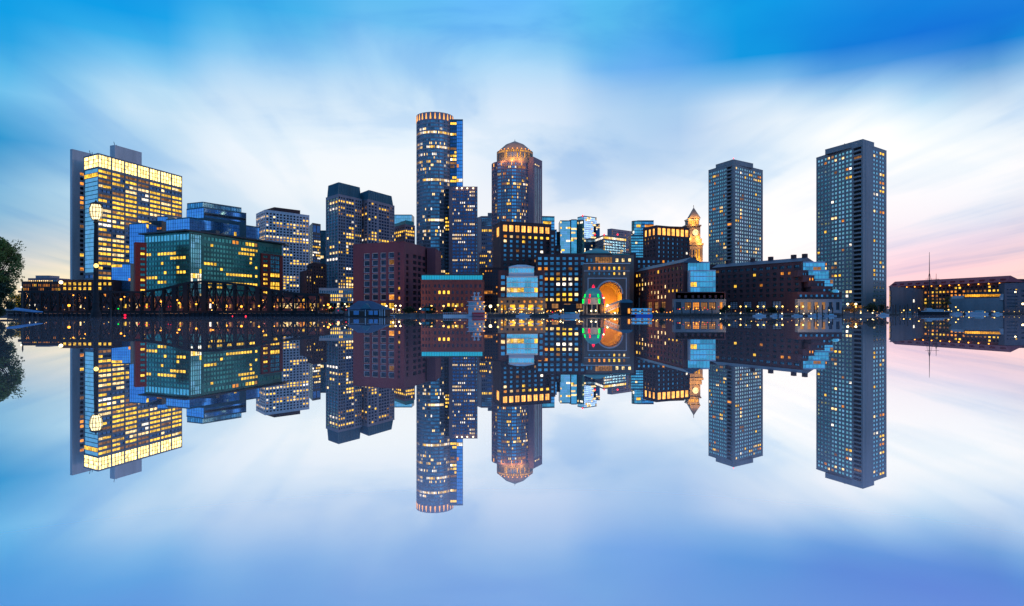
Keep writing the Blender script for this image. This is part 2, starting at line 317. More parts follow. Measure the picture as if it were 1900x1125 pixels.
class Bld:
    def __init__(s, name, label, cat, px, Yd, group=None, z=GZ):
        p = P(px, Yd); s.root = thing(name, label, cat, (p.x, p.y, z), group); s.win = []; s.rng = random.Random(label); s.z = z; s.Y = Yd
        BLDS.append(s)
    def face(s, mb, A, B, z0, z1, segs, Yr, depth=0.35, m=0):
        """Wall from plan point A to B (left to right seen from outside) with real openings; records each window pane."""
        A, B = Vector(A), Vector(B); L = (B - A).length; u = (B - A) / L; n = Vector((u.y, -u.x)); ang = math.atan2(u.y, u.x)
        def pt(x, z, d=0.0): return (A.x + u.x * x - n.x * d, A.y + u.y * x - n.y * d, z)
        def q(xa, xb, za, zb):
            if xb - xa > 1e-4 and zb - za > 1e-4: mb.poly([pt(xa, za), pt(xb, za), pt(xb, zb), pt(xa, zb)], m)
        occ([pt(0, z0, depth + .3), pt(L, z0, depth + .3), pt(L, z1, depth + .3), pt(0, z1, depth + .3)])
        x = 0.0
        for u0, u1, bands in segs:
            if u0 * L > x: q(x, u0 * L, z0, z1)
            xa, xb = u0 * L, u1 * L; zt = z1
            for b in sorted(bands, key=lambda b: b['pt']):
                ba, bb = min(zt, H(b['pt'], Yr)), max(z0, H(b['pb'], Yr))
                if ba - bb < 0.3: continue
                q(xa, xb, ba, zt); zt = bb
                cw = (xb - xa) / b['cols']; rh = (ba - bb) / b['rows']
                w, h = cw * b['fw'], rh * b['fh']
                for r in range(b['rows']):
                    zc = ba - (r + 0.5) * rh; q(xa, xb, zc + h / 2, zc + rh / 2); q(xa, xb, zc - rh / 2, zc - h / 2)
                    pr = b['lr'].get(r, b['p']); on = s.rng.random() < pr; kind = pick(s.rng, PAL[b['pal']])
                    xs = xa
                    for c in range(b['cols']):
                        if s.rng.random() > b['run']: on = s.rng.random() < pr; kind = pick(s.rng, PAL[b['pal']])
                        if b['keep'] and not b['keep'](r, c): continue
                        xc = xa + (c + 0.5) * cw
                        q(xs, xc - w / 2, zc - h / 2, zc + h / 2); xs = xc + w / 2
                        a_, b_ = xc - w / 2, xc + w / 2; l_, t_ = zc - h / 2, zc + h / 2
                        mb.poly([pt(a_, l_), pt(a_, t_), pt(a_, t_, depth), pt(a_, l_, depth)], m); mb.poly([pt(b_, t_), pt(b_, l_), pt(b_, l_, depth), pt(b_, t_, depth)], m)
                        mb.poly([pt(b_, l_), pt(a_, l_), pt(a_, l_, depth), pt(b_, l_, depth)], m); mb.poly([pt(a_, t_), pt(b_, t_), pt(b_, t_, depth), pt(a_, t_, depth)], m)
                        s.win.append((pt(xc, zc, depth - 0.02), w, h, ang, kind if on else b['gl'], b['style'], n.copy()))
                    q(xs, xb, zc - h / 2, zc + h / 2)
            q(xa, xb, z0, zt); x = xb
        q(x, L, z0, z1)
    def box3(s, part, l, c, r, Yc, mat, left=(), right=(), roof='roof_gravel', z0=None, dx=0.0, depth=0.35, extra=None, parent=None):
        """Block seen at a corner: l, c, r are the photo positions of the top of its left, near and right corners."""
        k = HY - c[1]; YL = Yc * k / (HY - l[1]); YR = Yc * k / (HY - r[1])
        Lp, Cp, Rp = P(l[0], YL), P(c[0], Yc), P(r[0], YR)
        zt = H(c[1], Yc); z0 = s.z if z0 is None else z0
        return s.block(part, Lp, Cp, Rp, z0, zt, mat, left, right, roof, Yc, depth)
    def block(s, part, Lp, Cp, Rp, z0, zt, mat, left, right, roof, Yc, depth=0.35):
        Dp = Lp + Rp - Cp; mb = MB()
        s.face(mb, Lp, Cp, z0, zt, left, Yc, depth); s.face(mb, Cp, Rp, z0, zt, right, Yc, depth)
        s.face(mb, Rp, Dp, z0, zt, (), Yc, depth); s.face(mb, Dp, Lp, z0, zt, (), Yc, depth)
        o = mb.build(part, mat, s.root)
        rb = MB(); ins = [(p + (( (Lp + Rp) / 2 - p).normalized() * 0.4)) for p in (Lp, Cp, Rp, Dp)]
        rb.prism([tuple(p) for p in ins], zt - 0.9, zt - 0.5, 0); cap = MB()
        rb.build('roof', roof, s.root)
        for a, b in ((Lp, Cp), (Cp, Rp), (Rp, Dp), (Dp, Lp)):      # parapet
            d = (b - a).normalized(); n = Vector((d.y, -d.x))
            cap.prism([tuple(a + n * .08), tuple(b + n * .08), tuple(b - n * .45), tuple(a - n * .45)], zt + 0.002, zt + 0.45)
        cap.build('parapet', mat, s.root)
        return dict(L=Lp, C=Cp, R=Rp, D=Dp, z0=z0, zt=zt, Y=Yc)
    def flat(s, part, x0, x1, py, Yd, deep, mat, front=(), roof='roof_gravel', z0=None, Y1=None, depth=0.35):
        """Block seen square on: front wall from x0 to x1 at distance Yd, going back by deep metres."""
        A, B = P(x0, Yd), P(x1, Y1 or Yd); d = (B - A).normalized(); n = Vector((-d.y, d.x))
        zt = H(py, Yd)
        return s.block(part, A, B, B + n * deep, s.z if z0 is None else z0, zt, mat, front, (), roof, Yd, depth)
    def round(s, part, cx, rad_px, py, Yd, mat, mk, nf=24, z0=None, a0=0.0, a1=360.0, pyb=None, depth=0.35, Yr=None):
        """Cylindrical wall from facets around a centre; mk(i) gives the segments of facet i."""
        r = rad_px / F * Yd; c = P(cx, Yd) + Vector((0, r)); z1 = H(py, Yd); z0 = (H(pyb, Yd) if pyb else s.z) if z0 is None else z0
        mb = MB(); pts = [c + Vector((math.cos(R(a0 + (a1 - a0) * i / nf)), math.sin(R(a0 + (a1 - a0) * i / nf)))) * r for i in range(nf + 1)]
        for i in range(nf):
            mid = (pts[i] + pts[i + 1]) / 2; n = (mid - c); vis = n.dot(-mid) > 0
            s.face(mb, pts[i], pts[i + 1], z0, z1, mk(i) if vis else (), Yd, depth)
        o = mb.build(part, mat, s.root)
        rb = MB(); rb.prism([tuple(c + (p - c) * 0.995) for p in (pts[:-1] if a1 - a0 >= 360 else pts)], z1 - 0.9, z1 - 0.3); rb.build('roof', 'roof_gravel', s.root)
        return c, r, z1
    def add(s, name, mb, mats, smooth=False): return mb.build(name, mats, s.root, smooth)
BLDS = []
WM = {}
def win_mesh(mat, style, fr='spandrel'):
    if mat != 'FRAME': style = 'plain'
    k = (mat, style, fr)
    if k in WM: return WM[k]
    mb = MB(); 
    if style == 'plain' or mat != 'FRAME': mb.box((0, 0.05, 0), (1, 0.1, 1))
    else:
        t = 0.09 if fr == 'frame_blue' else 0.07
        for x in (-0.5 + t / 2, 0.5 - t / 2): mb.box((x, 0.0, 0), (t, 0.12, 1))
        for z in (-0.5 + t / 2, 0.5 - t / 2): mb.box((0, 0.0, z), (1 - 2 * t, 0.12, t), 1)
        nv, nh = {'cross': (1, 1), 'grid': (2, 3), 'sash': (0, 1), 'pair': (1, 0), 'bluegrid': (0, 0)}[style]
        for i in range(nv): mb.box((-0.5 + (i + 1) / (nv + 1), 0.002, 0), (0.045, 0.1, 1 - 2 * t), 1)
        for i in range(nh): mb.box((0, -0.002, -0.5 + (i + 1) / (nh + 1)), (1 - 2 * t, 0.1, 0.045), 1)
    me = bpy.data.meshes.new('window'); me.from_pydata(mb.v, [], mb.f); me.materials.append(MATS[fr if mat == 'FRAME' else mat])
    me.update(); WM[k] = me
    return me
LITNAMES = {'lit_gold': 'lit window glowing golden yellow', 'lit_orange': 'lit window glowing orange', 'lit_pale': 'lit window glowing pale yellow', 'lit_white': 'lit window glowing white', 'lit_dim': 'dimly lit amber window',
            'lit_crown': 'tall crown window lit bright orange', 'lit_top': 'brightly lit pale yellow crown panel', 'lit_arch': 'window glowing deep orange'}
def finish_windows():
    bvh = BVHTree.FromPolygons(OCC_V, OCC_F); eye = Vector((0, 0, CZ)); total = 0
    for b in BLDS:
        cand = []
        for i, (p, w, h, ang, mat, st, n) in enumerate(b.win):
            pv = Vector(p); d = pv - eye; L = d.length; d.normalize(); px = CX + pv.x / pv.y * F
            area = w * h * max(0, -(d.x * n.x + d.y * n.y)) / L ** 2
            hit = bvh.ray_cast(eye, d, L - 1.2)
            if hit[0] is None and -5 < px < 1905: cand.append((area, i))
        cand.sort(reverse=True); own = set(i for _, i in cand[:100])
        loc = Vector(b.root.location); rest = {}; mb = MB(); mats = []
        for i, (p, w, h, ang, mat, st, n) in enumerate(b.win):
            if i in own:
                o = bpy.data.objects.new('window', win_mesh(mat, st)); COL.objects.link(o); o.parent = b.root
                o.location = Vector(p) - loc; o.rotation_euler = (0, 0, ang); o.scale = (w, 1, h)
                if mat in LITNAMES: o['label'] = LITNAMES[mat]
                if st != 'plain':
                    fo = bpy.data.objects.new('frame', win_mesh('FRAME', st, 'frame_blue' if st == 'bluegrid' else 'spandrel')); COL.objects.link(fo); fo.parent = o; fo.location = (0, -0.03, 0)
                total += 1
            else:
                if mat not in mats: mats.append(mat)
                u = Vector((math.cos(ang), math.sin(ang), 0)) * w / 2; z = Vector((0, 0, h / 2)); pv = Vector(p)
                mb.poly([pv - u - z, pv + u - z, pv + u + z, pv - u + z], mats.index(mat))
        if mb.f:
            o = mb.build('window', mats, b.root); o['kind'] = 'stuff'; o['label'] = 'the smaller and half hidden windows'
    print('window objects', total)
# ================================================================ ground and water
def water_mat():
    m, nt = _mat('water')
    gl = N(nt, 'ShaderNodeBsdfGlossy', ins={'Color': (0.98, 1.0, 1.0, 1), 'Roughness': 0.0})
    df = N(nt, 'ShaderNodeBsdfGlossy', ins={'Color': (1.0, 0.80, 0.94, 1), 'Roughness': 0.5})
    lw = N(nt, 'ShaderNodeLayerWeight', ins={'Blend': 0.5})
    f = N(nt, 'ShaderNodeMapRange', interpolation_type='SMOOTHSTEP', ins={0: lw.outputs['Facing'], 1: 0.86, 2: 0.56, 3: 0.04, 4: 0.74})
    mx = N(nt, 'ShaderNodeMixShader', ins={0: f.outputs[0], 1: gl.outputs[0], 2: df.outputs[0]})
    N(nt, 'ShaderNodeOutputMaterial', ins={0: mx.outputs[0]})
water_mat()
mb = MB(); mb.poly([(-30000, -3000, 0), (30000, -3000, 0), (30000, 45000, 0), (-30000, 45000, 0)])
struct(mb.build('water', 'water'))
QY = 292.0                                           # distance of the main quay edge
def gx(px, Yd): return P(px, Yd)
quay = [gx(-900, 318), gx(395, 318), gx(596, 300), gx(640, 298), gx(742, 292), gx(1015, 296), gx(1165, 302), gx(1340, 300), gx(1600, 330), gx(1700, 372), gx(1760, 398), gx(3600, 398)]
far = [Vector((26000, 398)), Vector((26000, 40000)), Vector((-26000, 40000)), Vector((-26000, 318))]
mb = MB(); mb.prism([tuple(p) for p in quay + far], -3, GZ, 0, top=1)
struct(mb.build('quay_ground', ['stone_quay', 'asphalt']))

# ================================================================ left: lit office tower with concrete slabs
b = Bld('office_tower', 'tall concrete framed office tower at left with blazing pale yellow crown and golden ribbon windows', 'office tower', 185, 620)
rows_lr = {0: .95, 1: .7, 2: .8, 3: .75, 4: .9, 12: .5, 16: .6, 8: .9, 9: .95, 10: .7, 14: .8, 19: .95, 20: .8, 22: .9}
b.box3('glass_block', (155, 292), (182, 285), (338, 328), 620, 'concrete_grey',
    left=[(0.02, 0.98, [band(286.5, 309, 3, 3, .96, .9, 'glass_sky', 1.0, pal='T', run=.0), band(311, 505, 1, 24, .995, .93, 'glass_sky', .03, {1: .7}, 'W'), band(508, 562, 3, 6, .97, .6, 'glass_deep', .5, pal='O')])],
    right=[((i + .04) / 7, (i + .96) / 7, [band(286.5, 309, 4, 3, .9, .9, 'lit_top', 1.0, pal='T'), band(312, 556, 3, 27, .995, .52, 'glass_deep', .88, rows_lr, 'Y', run=.82)]) for i in range(7)], depth=.6)
b.box3('concrete_slab', (130, 278.5), (134, 277.5), (172, 287), 640, 'concrete_pale',
    right=[(0.36, 0.66, [band(315, 512, 1, 22, .9, .62, 'glass_dark', .42, pal='O')])], depth=1.2)
b.box3('service_core', (204, 271.5), (213, 270), (263, 284), 668, 'concrete_pale', z0=100)
mb = MB()
for i in range(1, 7): # full height steel piers standing proud of the right front
    A, C = P(182, 620), P(338, 620 * 288 / 245); p = A + (C - A) * (i / 7)
    mb.box((p.x, p.y, (GZ + H(310, 620)) / 2), (0.9, 0.9, H(310, 620) - GZ), 0)
b.add('facade_piers', mb, 'concrete_grey')
for px, d, h in ((214, 672, 5), (218, 676, 3), (168, 641, 3.5), (172, 641, 2)): 
    mb = MB()
    p = P(px, d); z = H(271, 668) if px > 200 else H(286, 640); mb.bar((p.x, p.y, z - 1), (p.x - h * .3, p.y, z + h), 0.35); b.add('antenna', mb, 'metal_dark')

# low blocks at far left
b = Bld('distant_block', 'low pinkish stepped block far behind the leafy tree at the left edge', 'building', 80, 900)
b.flat('wall', 52, 106, 517, 900, 40, 'granite_mauve', [(0, 1, [band(519, 560, 14, 8, .6, .5, 'glass_window', .2, pal='Y')])])
b.flat('upper_block', 66, 92, 512, 915, 20, 'granite_blue', z0=30)
b = Bld('warehouse', 'long low warehouse with two rows of small amber windows behind the railway bridge', 'warehouse', 85, 470)
b.flat('wall', 40, 112, 523.5, 470, 30, 'brick_dark', [(0, 1, [band(526, 540.5, 26, 2, .45, .62, 'glass_dark', .8, pal='O'), band(543, 570, 26, 3, .45, .6, 'glass_dark', .2, pal='O')])])
b = Bld('brick_annex', 'low dark brick building with two rows of square bright yellow windows below the lit tower', 'building', 150, 430)
b.flat('wall', 114, 209, 520.5, 430, 25, 'brick_dark', [(0.01, 0.99, [band(522.5, 540, 10, 2, .62, .66, 'glass_dark', .93, pal='Q', style='cross'), band(543, 573, 10, 3, .5, .5, 'glass_dark', .3, pal='O', style='cross')])])
# ---- blue glass complex
b = Bld('glass_complex', 'wide stepped bright blue mirror glass office complex rising behind the green glass building', 'office building', 360, 520)
cw = lambda c, r, pt, pb, **k: [(0.004, 0.996, [band(pt, pb, c, r, .965, .95, 'glass_royal', .006, **k)])]
b.box3('main_block', (308, 408), (352, 404), (482, 422.5), 520, 'metal_teal', left=cw(10, 22, 405, 570), right=cw(28, 22, 405, 570), depth=.12)
b.box3('upper_block', (346, 389), (378, 385), (457, 396.5), 535, 'metal_teal', left=cw(7, 3, 386, 404), right=[(0.02, .98, [band(386, 394, 18, 1, .97, .9, 'glass_royal', 0), band(395, 399, 18, 1, .98, .9, 'glass_dark', 0), band(400, 403, 18, 1, .97, .9, 'glass_royal', 0)])], z0=60, depth=.12)
b.box3('crown_block', (347, 378.5), (376, 375.5), (448, 386.5), 540, 'metal_teal', left=[(0, 1, [band(376, 386, 9, 1, .9, .96, 'glass_blue', 0)])], right=[(0, 1, [band(376, 386, 24, 1, .9, .96, 'glass_blue', 0)])], z0=68, depth=.2)
b.flat('stair_block', 292, 311, 402, 560, 20, 'metal_teal', cw(4, 24, 403, 570), depth=.12)
b.flat('link_block', 276, 300, 411, 545, 20, 'metal_dark', [(0, 1, [band(412, 570, 5, 20, .8, .5, 'glass_dark', .25, pal='O')])], depth=.3)
b = Bld('glass_slab', 'narrow blue mirror glass slab standing left of the green glass building', 'office building', 256, 480)
b.box3('wall', (240, 416.5), (272, 414.5), (291, 420), 480, 'metal_teal', left=cw(8, 20, 415, 570), right=[(0, 1, [band(416, 570, 5, 20, .96, .9, 'glass_deep', .05)])], depth=.12)
b = Bld('glass_annex', 'small low blue glass building with pink reflections between the lit tower and glass slab', 'office building', 225, 440)
b.flat('wall', 207, 242, 490, 440, 18, 'metal_teal', [(0, 1, [band(491, 537, 9, 9, .96, .94, 'glass_royal', .03, pal='O')])], depth=.12)
# ---- green glass building
b = Bld('green_glass_building', 'green glass office block with red brick ends and yellow lit rooms behind the truss bridge', 'office building', 352, 380)
gl = dict(gl='glass_teal', pal='Q', run=.7)
LR = {2: .75, 3: .35, 6: .55, 7: .85, 8: .35, 1: .22, 10: .3, 11: .4}
LR2 = {0: .3, 1: .18, 3: .15, 4: .3, 5: .75, 6: .5, 8: .8, 9: .4, 2: .08, 11: .3}
b.box3('glass_front', (268, 437.5), (352, 431), (523, 455.5), 380, 'teal_spandrel',
    left=[(0.015, 0.985, [band(433, 445, 14, 1, .94, .9, 'glass_teal_light', 0), band(446, 572, 14, 14, .84, .56, p=.08, lr=LR, **gl)])],
    right=[(0.01, 0.11, [band(432, 572, 5, 15, .86, .9, 'glass_teal_light', .10, {8: .9, 9: .8, 3: .5}, 'W')]), (0.13, 0.70, [band(433, 444, 16, 1, .8, .6, 'glass_teal', .25, pal='O'), band(446, 572, 18, 14, .84, .54, p=.1, lr=LR2, **gl)]),
           (0.72, 0.985, [band(438, 449, 6, 1, .94, .85, 'glass_teal', 0)])], depth=.25)
b.box3('brick_wing', (248, 453), (251, 451), (272, 452), 374, 'brick_red', right=[(0.40, 0.92, [band(456, 573, 1, 12, .85, .5, 'glass_teal', .25, {1: 1, 8: .9}, 'Q', 'pair')])], z0=GZ)
A = P(352, 380); C = P(523, 380 * 142 / 117.5); d = (C - A).normalized(); n = Vector((d.y, -d.x))
p0 = A + (C - A) * .735 + n * .8; p1 = A + (C - A) * 1.0 + n * .8
b.block('brick_frame', p0, p1, p1 - n * 3, GZ, H(452, 380) - 1.2, 'brick_red', left=[(0.05, .32, [band(456, 572, 1, 12, .8, .52, 'glass_teal', .3, {4: 1, 5: 1, 6: 1}, 'Q', 'pair')]), (0.40, .86, [band(455, 572, 2, 12, .97, .9, 'glass_teal_light', .04, {4: .9, 6: 1, 1: .5}, 'Q', 'pair')])], right=(), roof='roof_gravel', Yc=380)
mb = MB(); L_ = P(268, 380 * 142 / 135.5)
ov = [L_ + Vector((-3, -1)), A + Vector((-.5, -4)), C + Vector((3, -2)), C + Vector((2, 10)), L_ + Vector((2, 14))]
mb.prism([tuple(p) for p in ov], H(431, 380) + .5, H(431, 380) + 1.3, 0); b.add('roof_canopy', mb, 'metal_dark')
for q_, s_ in ((P(390, 405), (9, 5, 2.4)), (P(404, 415), (6, 4, 1.8))):
    mb = MB(); mb.box((*q_, H(431, 380) + 1.3 + s_[2] / 2), s_); b.add('rooftop_plant', mb, 'metal_dark')
# ---- white grid office
b = Bld('white_grid_office', 'pale concrete grid office tower with dark rooftop box and many rows of lit yellow windows', 'office tower', 500, 600)
WLR = {1: .8, 3: .5, 4: .6, 6: .55, 8: .9, 9: .8, 12: .45, 17: .8, 22: .85, 23: .7, 24: .8, 25: .55}
b.box3('wall', (475, 398), (492, 390), (574, 400.5), 600, 'white_stone', left=[(0.03, .97, [band(393, 563, 6, 32, .62, .58, 'glass_dark', .08, WLR, 'W', run=.5)])], right=[(0.01, .99, [band(393, 563, 13, 32, .62, .58, 'glass_dark', .08, WLR, 'Y', run=.45)])], depth=.5)
b.box3('rooftop_plant', (490, 391), (509, 385.5), (557, 391.5), 618, 'brick_dark', z0=80)
b = Bld('dark_slim_tower', 'slim dark tower with few lit floors right of the white grid office', 'office tower', 586, 720)
b.box3('wall', (574, 420), (580, 414.5), (595, 417), 720, 'metal_dark', left=[(0, 1, [band(428, 560, 2, 24, .8, .5, 'glass_deep', .1)])], right=[(0, 1, [band(416, 432, 2, 1, .9, .8, 'glass_deep', 0), band(434, 560, 5, 24, .75, .55, 'glass_deep', .15, {4: .9, 11: .9, 6: .6, 15: .9}, 'W')])])
b = Bld('sky_glass_tower', 'pale blue glass tower glimpsed behind the slim dark tower', 'office tower', 598, 760)
b.flat('wall', 585, 612, 428.5, 760, 25, 'metal_teal', [(0, 1, [band(429.5, 560, 7, 26, .95, .93, 'glass_blue', .03, {17: .8}, 'W')])], depth=.12)
b = Bld('brown_brick_block', 'dark brown brick block with few lit windows left of the grey mansard tower', 'building', 590, 455)
b.box3('wall', (556, 506), (568, 503), (579, 505), 455, 'brick', left=(), right=[(0, 1, [band(505, 570, 2, 11, .35, .5, 'glass_dark', .3, pal='Y')])])
b.box3('taller_wing', (570, 492), (580, 489), (606, 492), 470, 'brick_dark', left=[(0, 1, [band(492, 570, 2, 13, .35, .45, 'glass_dark', .15)])], right=[(0.05, .95, [band(492, 570, 5, 13, .4, .5, 'glass_dark', .14, pal='Y')])])
b = Bld('long_brick_shed', 'dark low shed at street level behind the right end of the bridge', 'shed', 560, 380)
b.flat('wall', 525, 600, 546, 380, 14, 'brick_dark', [(0, 1, [band(556, 571, 12, 1, .4, .6, 'glass_dark', .25, pal='O')])])
# ---- mansard tower
b = Bld('mansard_tower', 'grey granite tower with two dark teal mansard tops above rows of lit windows', 'office tower', 627, 500)
MLR = {1: .9, 3: .5, 4: .3, 10: .35, 11: .9, 14: .6, 12: .3, 17: .3, 26: .55, 27: .8, 28: .8, 29: .8, 25: .4}
v1 = b.box3('left_block', (604.5, 368), (627, 361), (672, 371), 500, 'granite_blue', left=[(0.02, .98, [band(365, 560, 4, 33, .72, .72, 'glass_teal_light', .12, {3: .6}, 'W')])],
    right=[(0.02, .30, [band(363, 560, 3, 33, .66, .58, 'glass_dark', .15, MLR, 'Y')]), (0.33, .66, [band(363, 560, 3, 33, .86, .62, 'glass_deep', .15, {**MLR, 5: .9, 9: .8}, 'Y')]), (0.70, .98, [band(363, 560, 3, 33, .66, .58, 'glass_dark', .15, MLR, 'Y')])], depth=.6)
v2 = b.box3('right_block', (663, 377), (682, 370.5), (732, 383), 520, 'granite_blue', left=[(0.02, .98, [band(375, 560, 3, 31, .6, .6, 'glass_deep', .15, MLR, 'Y')])],
    right=[(0.02, .35, [band(373, 560, 3, 31, .66, .6, 'glass_deep', .12, {1: .9, 4: .4, 9: .4, 10: .9, 11: .6}, 'Y')]), (0.4, .8, [band(373, 560, 4, 31, .8, .62, 'glass_deep', .12, {1: .9, 2: .8, 8: .6, 11: .95, 12: .8}, 'Y')]), (0.83, .98, [band(373, 560, 2, 31, .6, .6, 'glass_dark', .2)])], depth=.6)
def mansard(b, v, x0, x1, ptop, Y, inset, name='mansard_roof'):
    base = [v['L'] * .97 + v['R'] * .03, v['C'], v['R'], v['D']]
    cen = (v['L'] + v['R']) / 2
    lo_ = [cen + (p - cen) * .93 for p in (v['L'], v['C'], v['R'], v['D'])]; hi_ = [cen + (p - cen) * inset for p in (v['L'], v['C'], v['R'], v['D'])]
    z0 = v['zt'] + .5; z1 = H(ptop, Y); mb = MB()
    vs = [(p.x, p.y, z0) for p in lo_] + [(p.x, p.y, z1) for p in hi_]
    mb.mesh(vs, [(0, 1, 5, 4), (1, 2, 6, 5), (2, 3, 7, 6), (3, 0, 4, 7), (4, 5, 6, 7)])
    for a, c in ((0, 1), (1, 2)):                     # standing seams
        for k in range(1, 14):
            t = k / 14; A_ = Vector(vs[a]).lerp(Vector(vs[c]), t); B_ = Vector(vs[a + 4]).lerp(Vector(vs[c + 4]), t); mb.bar(A_, B_, .35, .5)
    b.add(name, mb, 'metal_teal')
mansard(b, v1, 612, 668, 337, 500, .87); mansard(b, v2, 675, 727, 351, 520, .84)
b = Bld('pale_podium', 'low pale building with two floors of bright windows below the mansard tower', 'building', 625, 400)
b.flat('wall', 592, 657, 536, 400, 22, 'concrete_pale', [(0.01, .99, [band(538, 560, 16, 3, .6, .62, 'glass_window', .55, {0: .1, 1: .85, 2: .8}, 'Y'), band(561, 572, 10, 1, .7, .7, 'glass_dark', .3, pal='Y')])], depth=.5)
# ---- near brick block with big framed windows
b = Bld('brick_office', 'large mauve brick block with four columns of big framed windows behind the boathouse', 'office building', 750, 340)
b.box3('wall', (655, 455), (750, 449.5), (803, 464), 340, 'brick_mauve',
    left=[(0.20, 0.345, [band(466, 558, 1, 7, .84, .86, 'glass_dark', .06, pal='D', style='bluegrid'), band(561, 576, 1, 1, .8, .9, 'glass_dark', .2, pal='Q', style='cross')]), (0.365, 0.51, [band(466, 558, 1, 7, .84, .86, 'glass_dark', .08, pal='D', style='bluegrid'), band(561, 576, 1, 1, .8, .9, 'glass_dark', .2, pal='Q', style='cross')]),
          (0.53, 0.665, [band(466, 558, 1, 7, .84, .86, 'glass_dark', .06, pal='D', style='bluegrid'), band(561, 576, 1, 1, .8, .9, 'glass_dark', 1, pal='Q', style='cross')]), (0.685, 0.82, [band(466, 558, 1, 7, .84, .86, 'glass_dark', .08, {1: 1}, pal='D', style='bluegrid'), band(561, 576, 1, 1, .8, .9, 'glass_dark', 1, pal='Q', style='cross')]),
          (0.86, 0.94, [band(466, 558, 1, 10, .55, .55, 'glass_dark', .1, {7: 1}, 'O')])],
    right=[(0.04, .16, [band(468, 572, 1, 9, .6, .62, 'glass_dark', 0)]), (0.26, .92, [band(466, 572, 4, 9, .7, .62, 'glass_dark', .02, {2: .3}, 'O', style='pair')])], depth=.5)
b.flat('east_wing', 792, 808, 462, 372, 30, 'brick_mauve', [])
b = Bld('teal_attic_building', 'low brown brick building capped by a long glowing turquoise glass attic', 'building', 838, 318)
v = b.flat('wall', 781, 896, 521, 318, 20, 'brick', [(0.01, .16, [band(525, 572, 3, 4, .48, .5, 'glass_dark', 0)]), (0.19, .99, [band(525, 572, 11, 4, .48, .5, 'glass_dark', .16, pal='Q')])], depth=.4)
b.flat('glass_attic', 782, 895.5, 510.5, 318.6, 16, 'metal_dark', [(0.003, .997, [band(511, 520, 24, 1, .94, .93, 'glass_turquoise', .07, pal='W')])], z0=v['zt'] + .05, depth=.1)
b = Bld('green_roofed_office', 'distant grey office with dark green roof and two lit floors left of the round tower', 'office building', 745, 560)
v = b.box3('wall', (720, 425), (752, 417), (770, 420), 560, 'granite_mauve', left=[(0.03, .97, [band(419, 520, 9, 16, .72, .58, 'glass_dark', .1, {1: .85, 2: .5}, 'Y')])], right=[(0.03, .97, [band(419, 520, 5, 16, .72, .58, 'glass_dark', .3, {1: 1, 2: 1, 4: .7}, 'Q')])])
b.box3('green_roof', (726, 419), (753, 410), (768, 413), 566, 'copper', z0=v['zt'] - 1)
b = Bld('far_glass_box', 'small far pale blue glass top seen between the mansard tower and round tower', 'office tower', 748, 950)
b.flat('wall', 732, 764, 399, 950, 25, 'metal_teal', [(0, 1, [band(400, 520, 8, 22, .96, .95, 'glass_sky', 0)])], depth=.1)

# ================================================================ round towers
b = Bld('round_tower', 'tallest round blue glass tower with orange fins around its flat top', 'skyscraper', 803, 600)
TR = {3: .9, 6: .5, 7: .85, 9: .5, 11: .6, 13: .45, 16: 0.99, 20: .3, 27: .5, 30: .45, 41: .5, 45: .4}
rng = random.Random(5); rw = {}
def seg1(i):
    lr = {r: (p if rng.random() < .85 else .1) for r, p in TR.items()}
    return [(0.03, .97, [band(221, 575, 3, 52, .72, .62, 'glass_blue' if i % 5 == 1 else 'glass_window', .07, lr, 'W', run=.35)])]
c, r, zt = b.round('wall', 803, 35.2, 207.5, 600, 'granite_blue', seg1, nf=26)
mb = MB(); mb2 = MB()
for i in range(26):
    a = 2 * math.pi * (i + .0) / 26; e = Vector((math.cos(a), math.sin(a))); p = c + e * (r + .18); t = Vector((-e.y, e.x))
    if e.y < .35:
        z0, z1 = H(220, 600), H(209, 600); f = MB()
        w0, w1 = .7, .15; q = [p - t * w0, p + t * w0, p + t * w1, p - t * w1]
        f.mesh([(q[0].x, q[0].y, z0), (q[1].x, q[1].y, z0), (q[2].x, q[2].y, z1), (q[3].x, q[3].y, z1)] + [(s_.x - e.x * .5, s_.y - e.y * .5, z) for s_, z in zip(q, (z0, z0, z1, z1))],
               [(0, 1, 2, 3), (7, 6, 5, 4), (0, 4, 5, 1), (1, 5, 6, 2), (2, 6, 7, 3), (3, 7, 4, 0)])
        o = b.add('crown_fin', f, 'lamp_fin')
b.box3('side_slab', (828, 223), (835, 222.3), (859, 222.6), 608, 'metal_teal', right=[(0.02, .5, [band(226, 560, 3, 50, .9, .62, 'glass_deep', .12, {0: .8, 3: 1, 7: .9, 8: .9, 9: 1, 10: .9, 11: .8, 13: .6, 16: .9, 19: .6}, 'Y')]), (0.52, .98, [band(224, 560, 3, 50, .93, .88, 'glass_royal', .01, {16: .95})])], depth=.2)
b.flat('glass_shaft', 826, 840, 352, 592, 12, 'black', [(0, 1, [band(354, 560, 3, 30, .8, .5, 'glass_dark', .2, {8: .9, 9: .8, 10: .9, 22: .9}, 'Q')])], depth=.3)
b = Bld('diamond_window_block', 'mauve granite block with diamond patterned windows beside the tallest round tower', 'office tower', 862, 578)
b.box3('wall', (833, 349), (838, 347.5), (886, 347.5), 578, 'granite_mauve', right=[(0.02, .90, [band(353, 566, 12, 32, .46, .46, 'glass_deep', .08, {0: .4, 1: .45, 4: .35, 9: .4, 10: .3, 12: .8, 13: .5, 19: .6, 24: .7, 28: .5}, 'W', run=.4)]), (0.93, .99, [band(353, 566, 1, 32, .5, .5, 'glass_window', .05)])], depth=.4)
mb = MB()                                            # raised diamonds between the windows
A = P(838, 578); C = P(886, 578); z0, z1 = H(566, 578), H(353, 578); rh = (z1 - z0) / 32; cwid = (C.x - A.x) * .88 / 12
